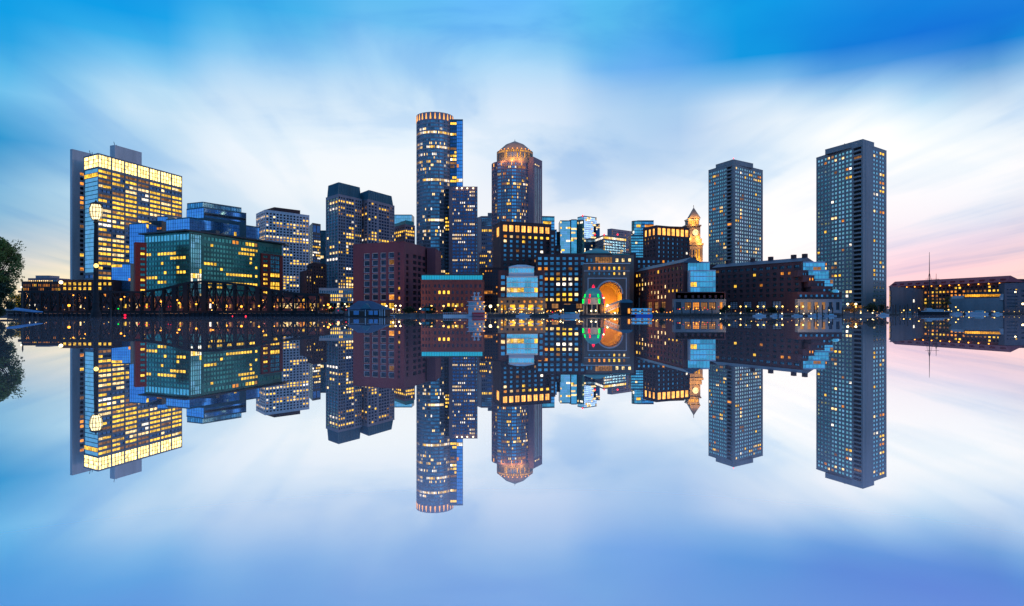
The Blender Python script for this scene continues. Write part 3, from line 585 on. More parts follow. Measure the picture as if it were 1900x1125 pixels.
for rr in range(0, 32):
    for cc in range(0, 12, 2):
        x = A.x + (C.x - A.x) * .02 + (cc + 1) * cwid; z = z1 - (rr + .5) * rh; h = rh * .42; w = cwid * .42
        mb.mesh([(x - w, A.y - .12, z), (x, A.y - .12, z - h), (x + w, A.y - .12, z), (x, A.y - .12, z + h), (x - w, A.y, z), (x, A.y, z - h), (x + w, A.y, z), (x, A.y, z + h)], [(0, 1, 2, 3), (0, 4, 5, 1), (1, 5, 6, 2), (2, 6, 7, 3), (3, 7, 4, 0)])
b.add('diamond_panels', mb, 'glass_deep')
for px in (848, 857, 867, 878):
    f = MB(); f.ball((*P(px, 577.0), H(350, 578)), .55); b.add('roof_lamp', f, 'lamp_white')
b = Bld('grey_lit_office', 'grey stepped office glimpsed between the two round towers', 'office tower', 900, 690)
b.box3('wall', (885, 405), (893, 402), (925, 402), 690, 'granite_blue', right=[(0.02, .98, [band(424, 520, 9, 12, .6, .5, 'glass_deep', .12, {0: .9, 3: .35, 6: .8, 7: .4, 9: .4}, 'Y'), band(404, 420, 9, 4, .8, .5, 'glass_window', .02)])])
b.flat('penthouse', 905, 925, 396, 700, 10, 'concrete_grey', z0=80)
b = Bld('narrow_brick_hotel', 'dark brown brick building with scattered amber windows between turquoise attic and bay fronted block', 'building', 905, 400)
b.box3('wall', (889, 500), (893, 498), (930, 498), 400, 'brick_dark', right=[(0.02, .98, [band(500, 572, 7, 12, .4, .5, 'glass_dark', .14, {7: .7, 5: .3}, 'O')])])
b.flat('lit_balcony', 897, 914, 537, 392, 6, 'brick', [(0, 1, [band(539, 546, 4, 1, .8, .8, 'glass_dark', .95, pal='O')])], z0=H(548, 392))
b.flat('taller_wing', 888, 906, 470, 470, 10, 'granite_mauve', [(0.1, .9, [band(472, 510, 4, 6, .6, .5, 'glass_dark', .3, {4: 1}, 'Q')])])

b = Bld('domed_tower', 'second round tower with pointed orange lit crown and purple granite walls', 'skyscraper', 950, 560)
TR2 = {1: .55, 6: .4, 7: .3, 12: .3, 14: .35, 16: .3, 19: .6, 20: .35, 21: .6, 22: .7}
def seg2(i):
    lr = {r: (p if rng.random() < .8 else .08) for r, p in TR2.items()}
    return [(0.06, .94, [band(300, 575, 3, 44, .62 if i % 3 else .84, .62, 'glass_window' if i % 3 else 'glass_blue', .08, lr, 'M', run=.35)])]
c, r, zt = b.round('wall', 949, 38, 297.5, 560, 'granite_mauve', seg2, nf=24)
def seg2c(i): return [(0.04, .96, [band(277, 280.5, 2, 1, .5, .9, 'glass_window', 1, pal='A'), band(281.5, 292, 3, 1, .5, .95, 'glass_window', .38, pal='A', run=0.1)])]
r2 = 34.6 / F * 560; c2 = P(955.5, 560) + Vector((0, r2 + 2)); mbk = MB()
save = P; 
pts = [c2 + Vector((math.cos(2 * math.pi * i / 24), math.sin(2 * math.pi * i / 24))) * r2 for i in range(25)]
zc1, zc0 = H(275.5, 562), zt - .8
for i in range(24):
    mid = (pts[i] + pts[i + 1]) / 2; b.face(mbk, pts[i], pts[i + 1], zc0, zc1, seg2c(i) if (mid - c2).dot(-mid) > 0 else (), 562, .3)
b.add('crown_drum', mbk, 'tan_stone')
mb = MB(); mb.lathe((c2.x, c2.y), [(r2 * .96, zc1), (r2 * .90, zc1 + 1.0), (r2 * .52, H(268.6, 575)), (.15, H(261, 575))], 24); b.add('pointed_roof', mb, 'tan_stone')
mb = MB(); mb.bar((c2.x, c2.y, H(262, 575)), (c2.x, c2.y, H(258, 575)), .35); b.add('finial', mb, 'metal_dark')
for i in range(24):
    a = 2 * math.pi * (i + .5) / 24; e = Vector((math.cos(a), math.sin(a)))
    if e.dot(-c2.normalized()) < .15: continue
    p = c2 + e * (r2 * .93); f = MB(); f.ball((p.x, p.y, zc1 + .3), .45, n=6, k=4); b.add('crown_lamp', f, 'lamp_orange')
for i in range(24):
    a = 2 * math.pi * i / 24; e = Vector((math.cos(a), math.sin(a)))
    if e.dot(-c.normalized()) < .1 or i % 2: continue
    p = c + e * (r + .2); f = MB(); f.bar((p.x, p.y, H(306, 560)), (p.x, p.y, H(300, 560)), .5, .5); b.add('crown_fin', f, 'lamp_fin')
b.box3('side_slab', (978, 293), (990, 292), (1006, 300), 566, 'granite_mauve', right=[(0.12, .9, [band(306, 560, 4, 2, .45, .97, 'glass_sky', 0, style='plain'), band(302, 305, 4, 1, .6, .8, 'glass_dark', .9, pal='W')])], depth=.3)
def light(name, loc, energy, color, size=.5):
    d = bpy.data.lights.new(name, 'POINT'); d.energy = energy; d.color = color; d.shadow_soft_size = size
    o = bpy.data.objects.new(name, d); COL.objects.link(o); o.location = loc; o.visible_glossy = False; return o
def plight(b, loc, energy, color, size=.5):
    o = light('floodlight', Vector(loc) - Vector(b.root.location), energy, color, size); o.parent = b.root
for px in (932, 950, 968): 
    p = P(px, 560); plight(b, (p.x, c2.y - r2 - 3.0, zc0 + 1.8), 2200, (1, .52, .13), .6)
plight(b, (c2.x - 6, c2.y - r2 - 3, zc1 + 6), 1500, (1, .45, .1)); plight(b, (c2.x + 6, c2.y - r2 - 3, zc1 + 6), 1500, (1, .45, .1))

# ================================================================ glass towers behind the wharf
b = Bld('teal_glass_office', 'teal glass office peeking over the left brick tower with lit crown', 'office building', 1010, 660)
b.box3('wall', (985, 402.5), (992, 401.5), (1029, 402.5), 660, 'metal_teal', right=[(0, 1, [band(402.5, 409, 9, 1, .95, .95, 'glass_teal_light', 0), band(410, 480, 12, 12, .94, .8, 'glass_blue', .05)])], depth=.12)
b.flat('lower_wing', 1018, 1033, 427, 640, 10, 'metal_teal', [(0, 1, [band(428, 500, 4, 12, .9, .8, 'glass_blue', .06)])], depth=.12)
b = Bld('black_tower', 'narrow black tower with dotted lights left of the bright cyan glass tower', 'office tower', 1036, 700)
b.flat('wall', 1029, 1041, 431, 700, 12, 'black', [(0, 1, [band(433, 500, 4, 14, .4, .5, 'glass_dark', .3, pal='O')])])
b = Bld('cyan_glass_tower', 'bright cyan glass tower of folded slabs with dark grooves left of the green dome', 'office tower', 1070, 680)
b.flat('left_slab', 1039.5, 1058, 410, 690, 24, 'metal_teal', [(0.0, 1, [band(411, 480, 7, 20, .97, .95, 'glass_sky', .05, {3: .4, 10: .4}, 'W')])], depth=.1)
b.flat('middle_slab', 1060, 1070, 408, 686, 24, 'metal_teal', [(0.0, 1, [band(409, 480, 4, 20, .97, .95, 'glass_teal_light', .05, {4: .4}, 'W')])], depth=.1)
b.box3('right_block', (1071.5, 404), (1084, 401.3), (1107, 404.5), 680, 'metal_teal', left=[(0.0, 1, [band(402, 480, 5, 20, .97, .95, 'glass_sky', .04, {8: .3}, 'W')])], right=[(0, 1, [band(402, 480, 9, 20, .93, .8, 'glass_deep', .2, {2: .3, 7: .35, 9: .35, 13: .35}, 'W')])], depth=.12)
b.flat('dark_groove', 1057, 1073, 409, 694, 20, 'black', [])
b.flat('right_wing', 1106, 1113, 416, 690, 14, 'metal_teal', [(0, 1, [band(417, 480, 3, 18, .9, .7, 'glass_deep', .2, pal='W')])], depth=.12)
mb = MB(); mb.ball((*P(1081, 679), H(400.5, 680)), .7); b.add('beacon', mb, 'lamp_red')
b = Bld('lattice_office', 'pale lattice fronted office with curved row of lights above the green dome', 'office building', 1130, 660)
b.box3('wall', (1101, 444), (1120, 437), (1162, 442), 660, 'concrete_grey', left=[(0, 1, [band(438.5, 443, 6, 1, .9, .9, 'glass_dark', 1, pal='W'), band(445, 490, 8, 9, .6, .6, 'glass_blue', .25, pal='W')])], right=[(0, 1, [band(438.5, 443, 14, 1, .9, .9, 'glass_dark', 1, pal='W'), band(445, 490, 15, 9, .6, .6, 'glass_blue', .22, {3: .5, 4: .5}, 'W')])])
for px in (1104, 1121, 1146):
    f = MB(); f.ball((*P(px, 655), H(436.5, 660)), .7); b.add('beacon', f, 'lamp_red')
b = Bld('purple_office', 'dark purple flat topped office behind the lattice fronted one', 'office building', 1150, 780)
b.box3('wall', (1127, 426), (1135, 425), (1172, 430), 780, 'granite_blue', right=[(0, 1, [band(427, 490, 14, 14, .55, .5, 'glass_deep', .08, {3: .8, 4: .3}, 'O')])])
b = Bld('rounded_teal_tower', 'pale teal glass tower with rounded corner left of the right brick tower', 'office building', 1193, 620)
def seg4(i): return [(0, 1, [band(411, 490, 2, 14, .94, .85, 'glass_teal_light', .06, pal='W')])]
b.round('rounded_bay', 1183, 9.5, 409.5, 610, 'metal_teal', seg4, nf=14, depth=.12)
b.flat('wall', 1183, 1213, 410, 620, 20, 'metal_teal', [(0, 1, [band(411, 490, 9, 14, .93, .7, 'glass_blue', .08, {2: .4}, 'O')])], depth=.12)
b.flat('lower_wing', 1171, 1194, 437, 600, 14, 'metal_teal', [(0, 1, [band(438, 490, 6, 10, .94, .6, 'glass_teal_light', .08, pal='W')])], depth=.12)
# ---- custom house clock tower
b = Bld('clock_tower', 'golden floodlit stone clock tower with pyramid spire between brick tower and left harbour tower', 'clock tower', 1287, 800)
px1 = 800 / F
def tier(x0, x1, pt, pb, mat='tan_stone', deep=None, front=(), name='shaft'):
    return b.flat(name, x0, x1, pt, 800 - (x1 - x0) * px1 / 2, (x1 - x0) * px1, mat, front, z0=H(pb, 800))
b.flat('lower_shaft', 1270, 1304, 456, 800 - 34 * px1 / 2, 34 * px1, 'tan_stone', [(0.12, .88, [band(462, 484, 5, 1, .5, .92, 'glass_dark', .3, pal='A'), band(488, 560, 5, 8, .4, .5, 'glass_dark', .2, pal='Y')])], depth=1)
tier(1268.5, 1305.5, 452, 457, name='lower_cornice'); tier(1271.5, 1302.5, 443.5, 452, name='attic'); tier(1274.5, 1299.5, 421.5, 443.6, front=[(0.3, .7, [band(424, 440, 1, 1, .5, .7, 'glass_dark', .0)])], name='clock_stage')
tier(1272.5, 1301.5, 418, 421.6, name='upper_cornice'); tier(1276.5, 1297.5, 409, 418, front=[(0.1, .9, [band(410, 417, 5, 1, .45, .85, 'glass_dark', .8, pal='A')])], name='lantern_stage'); tier(1275.5, 1298.5, 407, 409.1, name='spire_cornice')
mb = MB(); cc = P(1287, 800); w = 10.4 * px1; zs0, zs1 = H(407, 800) + .5, H(385, 800)
mb.mesh([(cc.x - w, cc.y - w, zs0), (cc.x + w, cc.y - w, zs0), (cc.x + w, cc.y + w, zs0), (cc.x - w, cc.y + w, zs0), (cc.x, cc.y, zs1)], [(0, 1, 4), (1, 2, 4), (2, 3, 4), (3, 0, 4)]); mb.bar((cc.x, cc.y, zs1 - 1), (cc.x, cc.y, H(381, 800)), .5)
b.add('spire', mb, 'tan_stone')
mb = MB(); yf = cc.y - 12.5 * px1 - .15
for k in range(20):
    a0_, a1_ = 2 * math.pi * k / 20, 2 * math.pi * (k + 1) / 20; z = H(433, 800); rr = 3.6
    mb.poly([(cc.x, yf, z), (cc.x + rr * math.cos(a0_), yf, z + rr * math.sin(a0_)), (cc.x + rr * math.cos(a1_), yf, z + rr * math.sin(a1_))])
b.add('clock_face', mb, 'lit_pale')
mb = MB(); z = H(433, 800); mb.bar((cc.x, yf - .15, z), (cc.x + 1.6, yf - .15, z + 1.2), .35); mb.bar((cc.x, yf - .15, z), (cc.x - .3, yf - .15, z + 2.8), .3); b.add('clock_hands', mb, 'black')
for x, py, off, en in ((1280, 444, 11, 1), (1295, 444, 11, 1), (1275, 452.5, 16, 1.3), (1299, 452.5, 16, 1.3), (1287, 417, 11, .8), (1281, 407, 9, .8), (1294, 407, 9, .8), (1277, 486, 19, 1.2), (1297, 486, 19, 1.2)):
    plight(b, (*P(x, 800 - off * px1 - 4), H(py, 800)), 4200 * en, (1, .50, .08), .5)

# ================================================================ brick wharf complex
BR = 'brick'
b = Bld('left_brick_tower', 'broad red brick tower with eight blazing orange crown windows below the domed tower', 'hotel', 930, 430)
b.box3('wall', (915, 421), (929, 411.5), (1023, 417.5), 430, BR,
    left=[(0.3, .9, [band(418, 437, 1, 1, .6, .95, 'lit_crown', 1, pal='C')]), ],
    right=[(0.03, .985, [band(415, 430.5, 8, 1, .74, .88, 'lit_crown', 1, pal='C', style='pair'), band(433.5, 504, 8, 8, .5, .52, 'glass_window', .08, {0: .75, 1: .2, 3: .5, 4: .05}, 'M'), band(504, 572, 8, 8, .5, .52, 'glass_window', .1)])], depth=.5)
b.flat('step_wing', 1020, 1030.5, 430, 442, 16, BR, [(0.1, .9, [band(434, 500, 1, 8, .5, .5, 'glass_window', .1)])])
b.flat('lower_step_wing', 1029, 1040.5, 457, 444, 16, 'brick_dark', [(0.1, .9, [band(460, 500, 1, 5, .4, .5, 'glass_window', .0)])])
b = Bld('brick_wharf_wing', 'long brick hotel wing full of amber windows joining left brick tower and arch building', 'hotel', 1040, 408)
b.flat('wall', 996, 1088, 473, 408, 18, BR, [(0.0, .985, [band(475, 561, 8, 9, .56, .54, 'glass_window', .3, {0: .25, 1: .3, 4: .6, 5: .4, 8: .5}, 'M'), band(562, 574, 4, 1, .6, .8, 'glass_window', .4, pal='D', style='cross')])], depth=.5)
b.flat('set_back_attic', 1030, 1180, 471.5, 425, 14, BR, [(0.04, .97, [band(476, 500, 13, 3, .5, .52, 'glass_window', .25)])])
mb = MB()
for px in (1003, 1012, 1025, 1040, 1055, 1070): pass
# pavilion block with glass bays at the left front
b = Bld('bay_fronted_block', 'quayside block with tall stepped pale blue glass bay and glowing orange ground floor', 'hotel', 967, 335)
b.flat('wall', 925, 1011, 503.5, 335, 20, BR, [(0.02, .17, [band(509, 553, 1, 4, .55, .6, 'glass_window', .1)]), (0.2, .8, [band(556, 562, 6, 1, .4, .7, 'glass_dark', .7, pal='O')]), (0.86, .98, [band(509, 553, 1, 4, .55, .6, 'glass_window', .1)])])
b.flat('stone_base', 924, 1012, 554.5, 334, 3, 'tan_stone', [(0.02, .98, [band(556.5, 562.5, 8, 1, .35, .8, 'glass_dark', .55, pal='O'), band(564.5, 577, 5, 1, .55, .8, 'glass_dark', .75, pal='A', run=.6)])], depth=.8)
for nm, x0, x1, pt, pb, Yd in (('glass_bay', 940, 998, 514, 552, 330), ('glass_bay_top', 944, 991, 497, 514.2, 331.2)):
    bands = [band(pt + .8 + k * 9.6, min(pb, pt + .8 + (k + 1) * 9.6) - .9, 9, 1, .93, .93, 'glass_teal_light', .04, {}, 'Y') for k in range(int((pb - pt) / 9.2))]
    if nm == 'glass_bay': bands[1] = band(pt + 10.4, pt + 19.1, 9, 1, .93, .93, 'glass_teal_light', .0, keep=None); bands[2] = band(pt + 20, pt + 28.7, 9, 1, .93, .93, 'glass_teal_light', .5, pal='Y', run=.3)
    b.flat(nm, x0, x1, pt, Yd, 8, 'frame_white', [(0.005, .995, bands)], z0=H(pb, Yd), roof='copper', depth=.15)
mb = MB(); z0, z1 = H(497, 331) + .5, H(491.5, 335); q0, q1 = P(943, 331), P(992, 331); cx_ = P(967.5, 335)
mb.mesh([(q0.x, q0.y, z0), (q1.x, q1.y, z0), (q1.x, q1.y + 8, z0), (q0.x, q0.y + 8, z0), (cx_.x - 2, cx_.y, z1), (cx_.x + 2, cx_.y, z1)], [(0, 1, 5, 4), (1, 2, 5), (2, 3, 4, 5), (3, 0, 4)]); b.add('pavilion_roof', mb, 'frame_blue')

# arch building
b = Bld('arch_building', 'monumental stone hotel front pierced by a huge glowing orange arch', 'hotel', 1127, 395)
AY = 395; ax = P(1131, AY).x; ar = 22.6 / F * AY; zs = H(545.5, AY)
x0, x1 = P(1084, AY).x, P(1168, AY).x; zt = H(490, AY); mb = MB()
fr = 0.0
arc = [(ax + ar * math.cos(math.pi * k / 24), zs + ar * math.sin(math.pi * k / 24)) for k in range(25)]     # right to left
b.face(mb, (x0, AY), (x1, AY), H(519, AY), zt, [(0.06, .94, [band(494, 502, 8, 1, .42, .8, 'glass_window', .6, pal='M', style='cross'), band(505, 511, 8, 1, .34, .75, 'glass_window', .5, pal='M')])], AY, .5)
ztop = H(519, AY)
def top_at(x): return ztop
pl = [(x0, GZ), (ax - ar, GZ)] ; 
mb.poly([(x0, AY, GZ), (ax - ar, AY, GZ), (ax - ar, AY, ztop), (x0, AY, ztop)]); mb.poly([(ax + ar, AY, GZ), (x1, AY, GZ), (x1, AY, ztop), (ax + ar, AY, ztop)])
for k in range(24):
    (xa, za), (xb, zb) = arc[k], arc[k + 1]
    mb.poly([(xb, AY, zb), (xa, AY, za), (xa, AY, ztop), (xb, AY, ztop)])
mb.poly([(x1, AY, GZ), (x1, AY + 22, GZ), (x1, AY + 22, zt), (x1, AY, zt)]); mb.poly([(x0, AY + 22, GZ), (x0, AY, GZ), (x0, AY, zt), (x0, AY + 22, zt)])
b.add('wall', mb, 'arch_stone')
occ([(x0, AY + .9, GZ), (x1, AY + .9, GZ), (x1, AY + .9, zt), (x0, AY + .9, zt)])
mb = MB()                                             # vault going back
D_ = 20; full = [(ax + ar, GZ)] + arc + [(ax - ar, GZ)]
for (xa, za), (xb, zb) in zip(full[:-1], full[1:]): mb.poly([(xa, AY, za), (xb, AY, zb), (xb, AY + D_, zb), (xa, AY + D_, za)])
b.add('vault', mb, 'tan_stone')
mb = MB()
for k in range(1, 24, 2):                              # coffer ribs
    (xa, za) = arc[k]; inx = ax + (xa - ax) * .965; inz = zs + (za - zs) * .965
    mb.bar((inx, AY + .4, inz), (inx, AY + D_ - .5, inz), .55, .7)
for j in (1.2, 6, 11, 16):
    for k in range(24):
        (xa, za), (xb, zb) = arc[k], arc[k + 1]; g = .95 if j < 11 else .84
        mb.bar((ax + (xa - ax) * g, AY + j, zs + (za - zs) * g), (ax + (xb - ax) * g, AY + j, zs + (zb - zs) * g), .7 if j < 11 else 1.3)
b.add('coffer_ribs', mb, 'tan_stone')
mb = MB()                                              # flat dark panels: the shade inside sunk coffers put into colour
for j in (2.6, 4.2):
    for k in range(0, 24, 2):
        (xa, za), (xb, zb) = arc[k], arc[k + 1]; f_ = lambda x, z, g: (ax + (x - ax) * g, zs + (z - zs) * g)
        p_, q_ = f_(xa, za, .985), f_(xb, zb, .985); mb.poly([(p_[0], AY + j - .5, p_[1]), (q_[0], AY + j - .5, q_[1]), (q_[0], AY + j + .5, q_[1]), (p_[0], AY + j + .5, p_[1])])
b.add('coffer_shade', mb, 'bark')
mb = MB(); b.face(mb, (ax - ar, AY + D_ - .2), (ax + ar, AY + D_ - .2), GZ, zs + ar, [(0.52, .70, [band(530, 552, 2, 5, .7, .55, 'glass_dark', .3, pal='A')]), (0.1, .4, [band(556, 572, 2, 1, .6, .9, 'glass_dark', .5, pal='A')])], AY + D_, .3); b.add('end_wall', mb, 'tan_stone')
mb = MB()                                             # ring of voussoirs and recessed frame
for k in range(24):
    (xa, za), (xb, zb) = arc[k], arc[k + 1]
    o_ = lambda x, z, g: (ax + (x - ax) * g, zs + (z - zs) * g)
    p = [o_(xa, za, 1.003), o_(xb, zb, 1.003), o_(xb, zb, 1.12), o_(xa, za, 1.12)]
    mb.mesh([(q[0], AY - .35, q[1]) for q in p] + [(q[0], AY - .003, q[1]) for q in p], [(0, 1, 2, 3), (3, 2, 6, 7), (0, 4, 5, 1), (0, 3, 7, 4), (1, 5, 6, 2)])
b.add('arch_ring', mb, 'white_stone')
mb = MB()
xa, xb = P(1091, AY).x, P(1162, AY).x
for x in (xa, xb): mb.box((x, AY - .15, (GZ + H(517, AY)) / 2), (.5, .3, H(517, AY) - GZ))
mb.box(((xa + xb) / 2, AY - .16, H(516.5, AY)), (xb - xa + .5, .32, .5)); mb.box(((x0 + x1) / 2, AY - .25, H(490, AY) + .2), (x1 - x0 + .8, .9, .5)); mb.box(((x0 + x1) / 2, AY - .2, H(503.2, AY)), (x1 - x0 + .2, .4, .35)); b.add('stone_trim', mb, 'white_stone')
for j, en in ((1.8, 1.9), (7.5, .9), (13, .6), (17.5, 1.3)):
    plight(b, (ax + 1.5, AY + j, GZ + 2.2), 5200 * en, (1, .42, .02), .4); plight(b, (ax - 4, AY + j, GZ + 2.5), 2600 * en, (1, .42, .02), .4)
b.flat('lit_storey', 1083, 1176, 474.5, 412, 22, 'arch_stone', [(0.02, .2, [band(477, 489, 2, 1, .4, .5, 'glass_window', .2)]), (0.23, .57, [band(477, 489, 7, 1, .86, .92, 'glass_window', .97, pal='D')]), (0.6, .98, [band(477, 489, 3, 1, .4, .5, 'glass_window', .2)])], roof='copper')
# low green dome behind
dz0, dz1 = H(474.5, 430), H(459, 430); dc = P(1107, 446); dr = 31 / F * 430
mb = MB(); mb.lathe((dc.x, dc.y), [(dr * .93, dz0 - 4), (dr * .93, H(470, 430))], 32); b.add('drum', mb, 'arch_stone')
mb = MB(); mb.lathe((dc.x, dc.y), [(dr * 1.03, H(470, 430)), (dr * 1.03, H(469.3, 430)), (dr * .9, H(466.5, 430)), (dr * .68, H(462.8, 430)), (dr * .42, H(460.2, 430)), (dr * .30, H(459.4, 430)), (dr * .28, H(458.2, 430)), (dr * .12, H(457.4, 430)), (.1, H(457, 430))], 32); b.add('low_dome', mb, 'copper', True)
for k in range(9):
    a = -math.pi * (k + .5) / 9; f = MB(); f.ball((dc.x + dr * .95 * math.cos(a), dc.y + dr * .95 * math.sin(a), H(471.8, 430)), .28, n=6, k=4); b.add('drum_lamp', f, 'lamp_orange')
mb = MB()
for xa_, xb_ in ((1046, 1082), (1136, 1168)):
    A_, B_ = P(xa_, 424), P(xb_, 424); mb.prism([(A_.x, A_.y - 1), (B_.x, B_.y - 1), (B_.x, B_.y + 12), (A_.x, A_.y + 12)], H(473.2, 424), H(471.3, 424))
b.add('copper_roof', mb, 'copper')

b = Bld('right_brick_tower', 'red brick tower with glowing orange crown windows left of the golden clock tower', 'hotel', 1218, 445)
b.box3('wall', (1193, 425), (1217.5, 419.3), (1280, 424.5), 445, BR,
    left=[(0.05, .95, [band(423, 436, 3, 1, .55, .9, 'lit_crown', 1, pal='C'), band(437, 500, 4, 8, .4, .5, 'glass_window', .06, {0: .5}, 'O')])],
    right=[(0.03, .98, [band(422, 436, 7, 1, .74, .92, 'lit_crown', 1, pal='C'), band(437.5, 572, 7, 16, .46, .5, 'glass_window', .06, {3: .25}, 'M')])], depth=.5)
mb = MB(); mb.prism([tuple(P(x, y)) for x, y in ((1222, 448), (1270, 452), (1268, 462), (1222, 460))], H(421, 445), H(418.5, 445)); b.add('rooftop_plant', mb, 'brick_dark')
b = Bld('brick_link_wing', 'low dark brick wing with small blue windows joining the arch building and right brick tower', 'hotel', 1230, 432)
b.flat('wall', 1170, 1292, 479, 432, 20, 'brick', [(0.02, .98, [band(481, 572, 13, 10, .42, .48, 'glass_window', .14, {0: .3, 1: .15}, 'M')])])
b = Bld('quayside_terrace', 'brick residential wharf with stepped blue glass pavilion and restaurant windows glowing at the quay', 'apartment building', 1268, 330)
k_ = 85 / 67
b.box3('wall', (1178, 507), (1268, 489), (1300, 491), 330, BR, left=[(0.01, .99, [band(491.5, 501, 14, 1, .55, .68, 'glass_window', .3, pal='Q'), band(503, 554, 14, 5, .42, .62, 'glass_window', .32, {0: .5, 2: .25, 4: .4}, 'M'), band(557, 575, 7, 1, .62, .85, 'glass_window', .6, pal='D', style='cross')])], right=(), depth=.4)
v = BLDS[-1]
mb = MB(); YL = 330 * (HY - 489) / (HY - 507); L_, C_ = P(1178, YL), P(1268, 330); d = (C_ - L_).normalized(); n = Vector((-d.y, d.x)); zt = H(489, 330)
mb.mesh([(*(L_ - n * .5), zt + .5), (*(C_ - n * .5), zt + .5), (*(C_ + n * 4), zt + 3.0), (*(L_ + n * 4), zt + 3.0), (*(C_ + n * 9), zt + .5), (*(L_ + n * 9), zt + .5)], [(0, 1, 2, 3), (3, 2, 4, 5), (1, 4, 2), (0, 3, 5)]); b.add('slate_roof', mb, 'slate')
b.flat('front_block', 1252, 1346, 543.5, 322, 16, BR, [(0.3, .98, [band(547, 554, 6, 1, .4, .75, 'glass_teal_light', .1)]), (0.02, .28, [band(547, 554, 2, 1, .4, .7, 'glass_window', .3)])])
b.flat('stone_base', 1250, 1347, 557, 321, 3, 'concrete_grey', [(0.02, .16, [band(560, 576, 1, 1, .7, .9, 'glass_dark', .5, pal='D', style='grid')]), (0.2, .82, [band(560, 576, 4, 1, .86, .9, 'glass_dark', .95, pal='D', run=.1, style='grid')]), (0.86, .96, [band(560, 576, 1, 1, .5, .9, 'glass_dark', .9, pal='D')])], depth=.6)
for nm, x0_, x1_, pt, pb, Yd in (('glass_tier', 1268, 1317, 487.5, 503, 332), ('glass_pavilion', 1281, 1328, 503, 543, 326)):
    nb = int((pb - pt) / 9.3)
    b.flat(nm, x0_, x1_, pt, Yd, 10, 'frame_blue', [(0.005, .995, [band(pt + .6 + k * (pb - pt) / nb, pt + (k + 1) * (pb - pt) / nb - .5, 8, 1, .94, .95, 'glass_teal_light', .05 if k else .1, pal='Y') for k in range(nb)])], z0=H(pb, Yd), depth=.12)
b = Bld('brick_wharf_block', 'long brick residential wharf block stepping down right to glass terraces, yellow lamps along its arcade', 'apartment building', 1486, 330)
YL = 330 * (HY - 487) / (HY - 499)
b.box3('wall', (1322, 499), (1487, 487), (1510, 489), 330, BR, left=[(0.02, .99, [band(489.5, 499, 13, 1, .68, .6, 'glass_window', .1, pal='D', style='pair'), band(500.5, 553, 13, 5, .5, .55, 'glass_window', .07, {0: .2, 2: .2}, 'O', style='pair'), band(557, 575, 6, 1, .62, .9, 'frame_white', .12, pal='D', style='grid')])], right=(), depth=.5)
L_, C_ = P(1322, YL), P(1487, 330); d = (C_ - L_).normalized(); n = Vector((-d.y, d.x)); zt = H(487, 330); mb = MB()
mb.mesh([(*(L_ - n * .5), zt + .5), (*(C_ - n * .5), zt + .5), (*(C_ + n * 4), zt + 2.6), (*(L_ + n * 4), zt + 2.6), (*(C_ + n * 9), zt + .5), (*(L_ + n * 9), zt + .5)], [(0, 1, 2, 3), (3, 2, 4, 5), (1, 4, 2), (0, 3, 5)]); b.add('slate_roof', mb, 'slate')
for t in (.12, .42, .62, .86, .97):
    p = L_ + (C_ - L_) * t + n * 4.5; f = MB(); f.box((p.x, p.y, zt + 3.2), (2.2, 1.6, 2.4), rz=math.atan2(d.y, d.x)); b.add('chimney', f, 'brick_dark')
for i, (x0_, x1_, pt) in enumerate(((1480, 1498, 503), (1490, 1511, 513), (1500, 1530, 523), (1506, 1545, 533), (1480, 1562, 543.5))):
    b.flat('brick_step', x0_, x1_, pt, 328 - i * 1.2, 14, BR, [(0.5 if i < 4 else .02, .98, [band(pt + 2, pt + 8.5, 2 if i < 4 else 8, 1, .5, .7, 'glass_window', .05, pal='O')])], z0=H(pt + 10.5, 328) if i < 4 else GZ)
b.flat('stone_base', 1480, 1563, 557, 321, 3, 'concrete_grey', [(0.02, .98, [band(560, 576, 6, 1, .5, .9, 'glass_dark', .25, pal='D')])], depth=.5)
for i, (x0_, x1_, pt, pb) in enumerate(((1487, 1531, 487.5, 503), (1500, 1538, 503, 519), (1512, 1546, 519, 534))):
    b.flat('glass_terrace', x0_, x1_, pt, 331 - i * 1.0, 10, 'frame_blue', [(0.005, .995, [band(pt + .6 + k * 7.6, pt + 7.2 + k * 7.6, 6, 1, .94, .95, 'glass_teal_light', .04) for k in range(2)])], z0=H(pb, 331), depth=.12)
mb = MB(); mb.lathe(tuple(P(1549, 322)), [(2.0, H(543.5, 322)), (1.9, H(540, 322)), (1.3, H(538, 322)), (.1, H(537, 322))], 12); b.add('glass_dome', mb, 'glass_teal_light', True)
b = Bld('low_brick_roofline', 'dark brick roofline behind the long wharf block below the left harbour tower', 'building', 1350, 400)
b.flat('wall', 1316, 1375, 492.5, 400, 14, 'brick_dark', [])

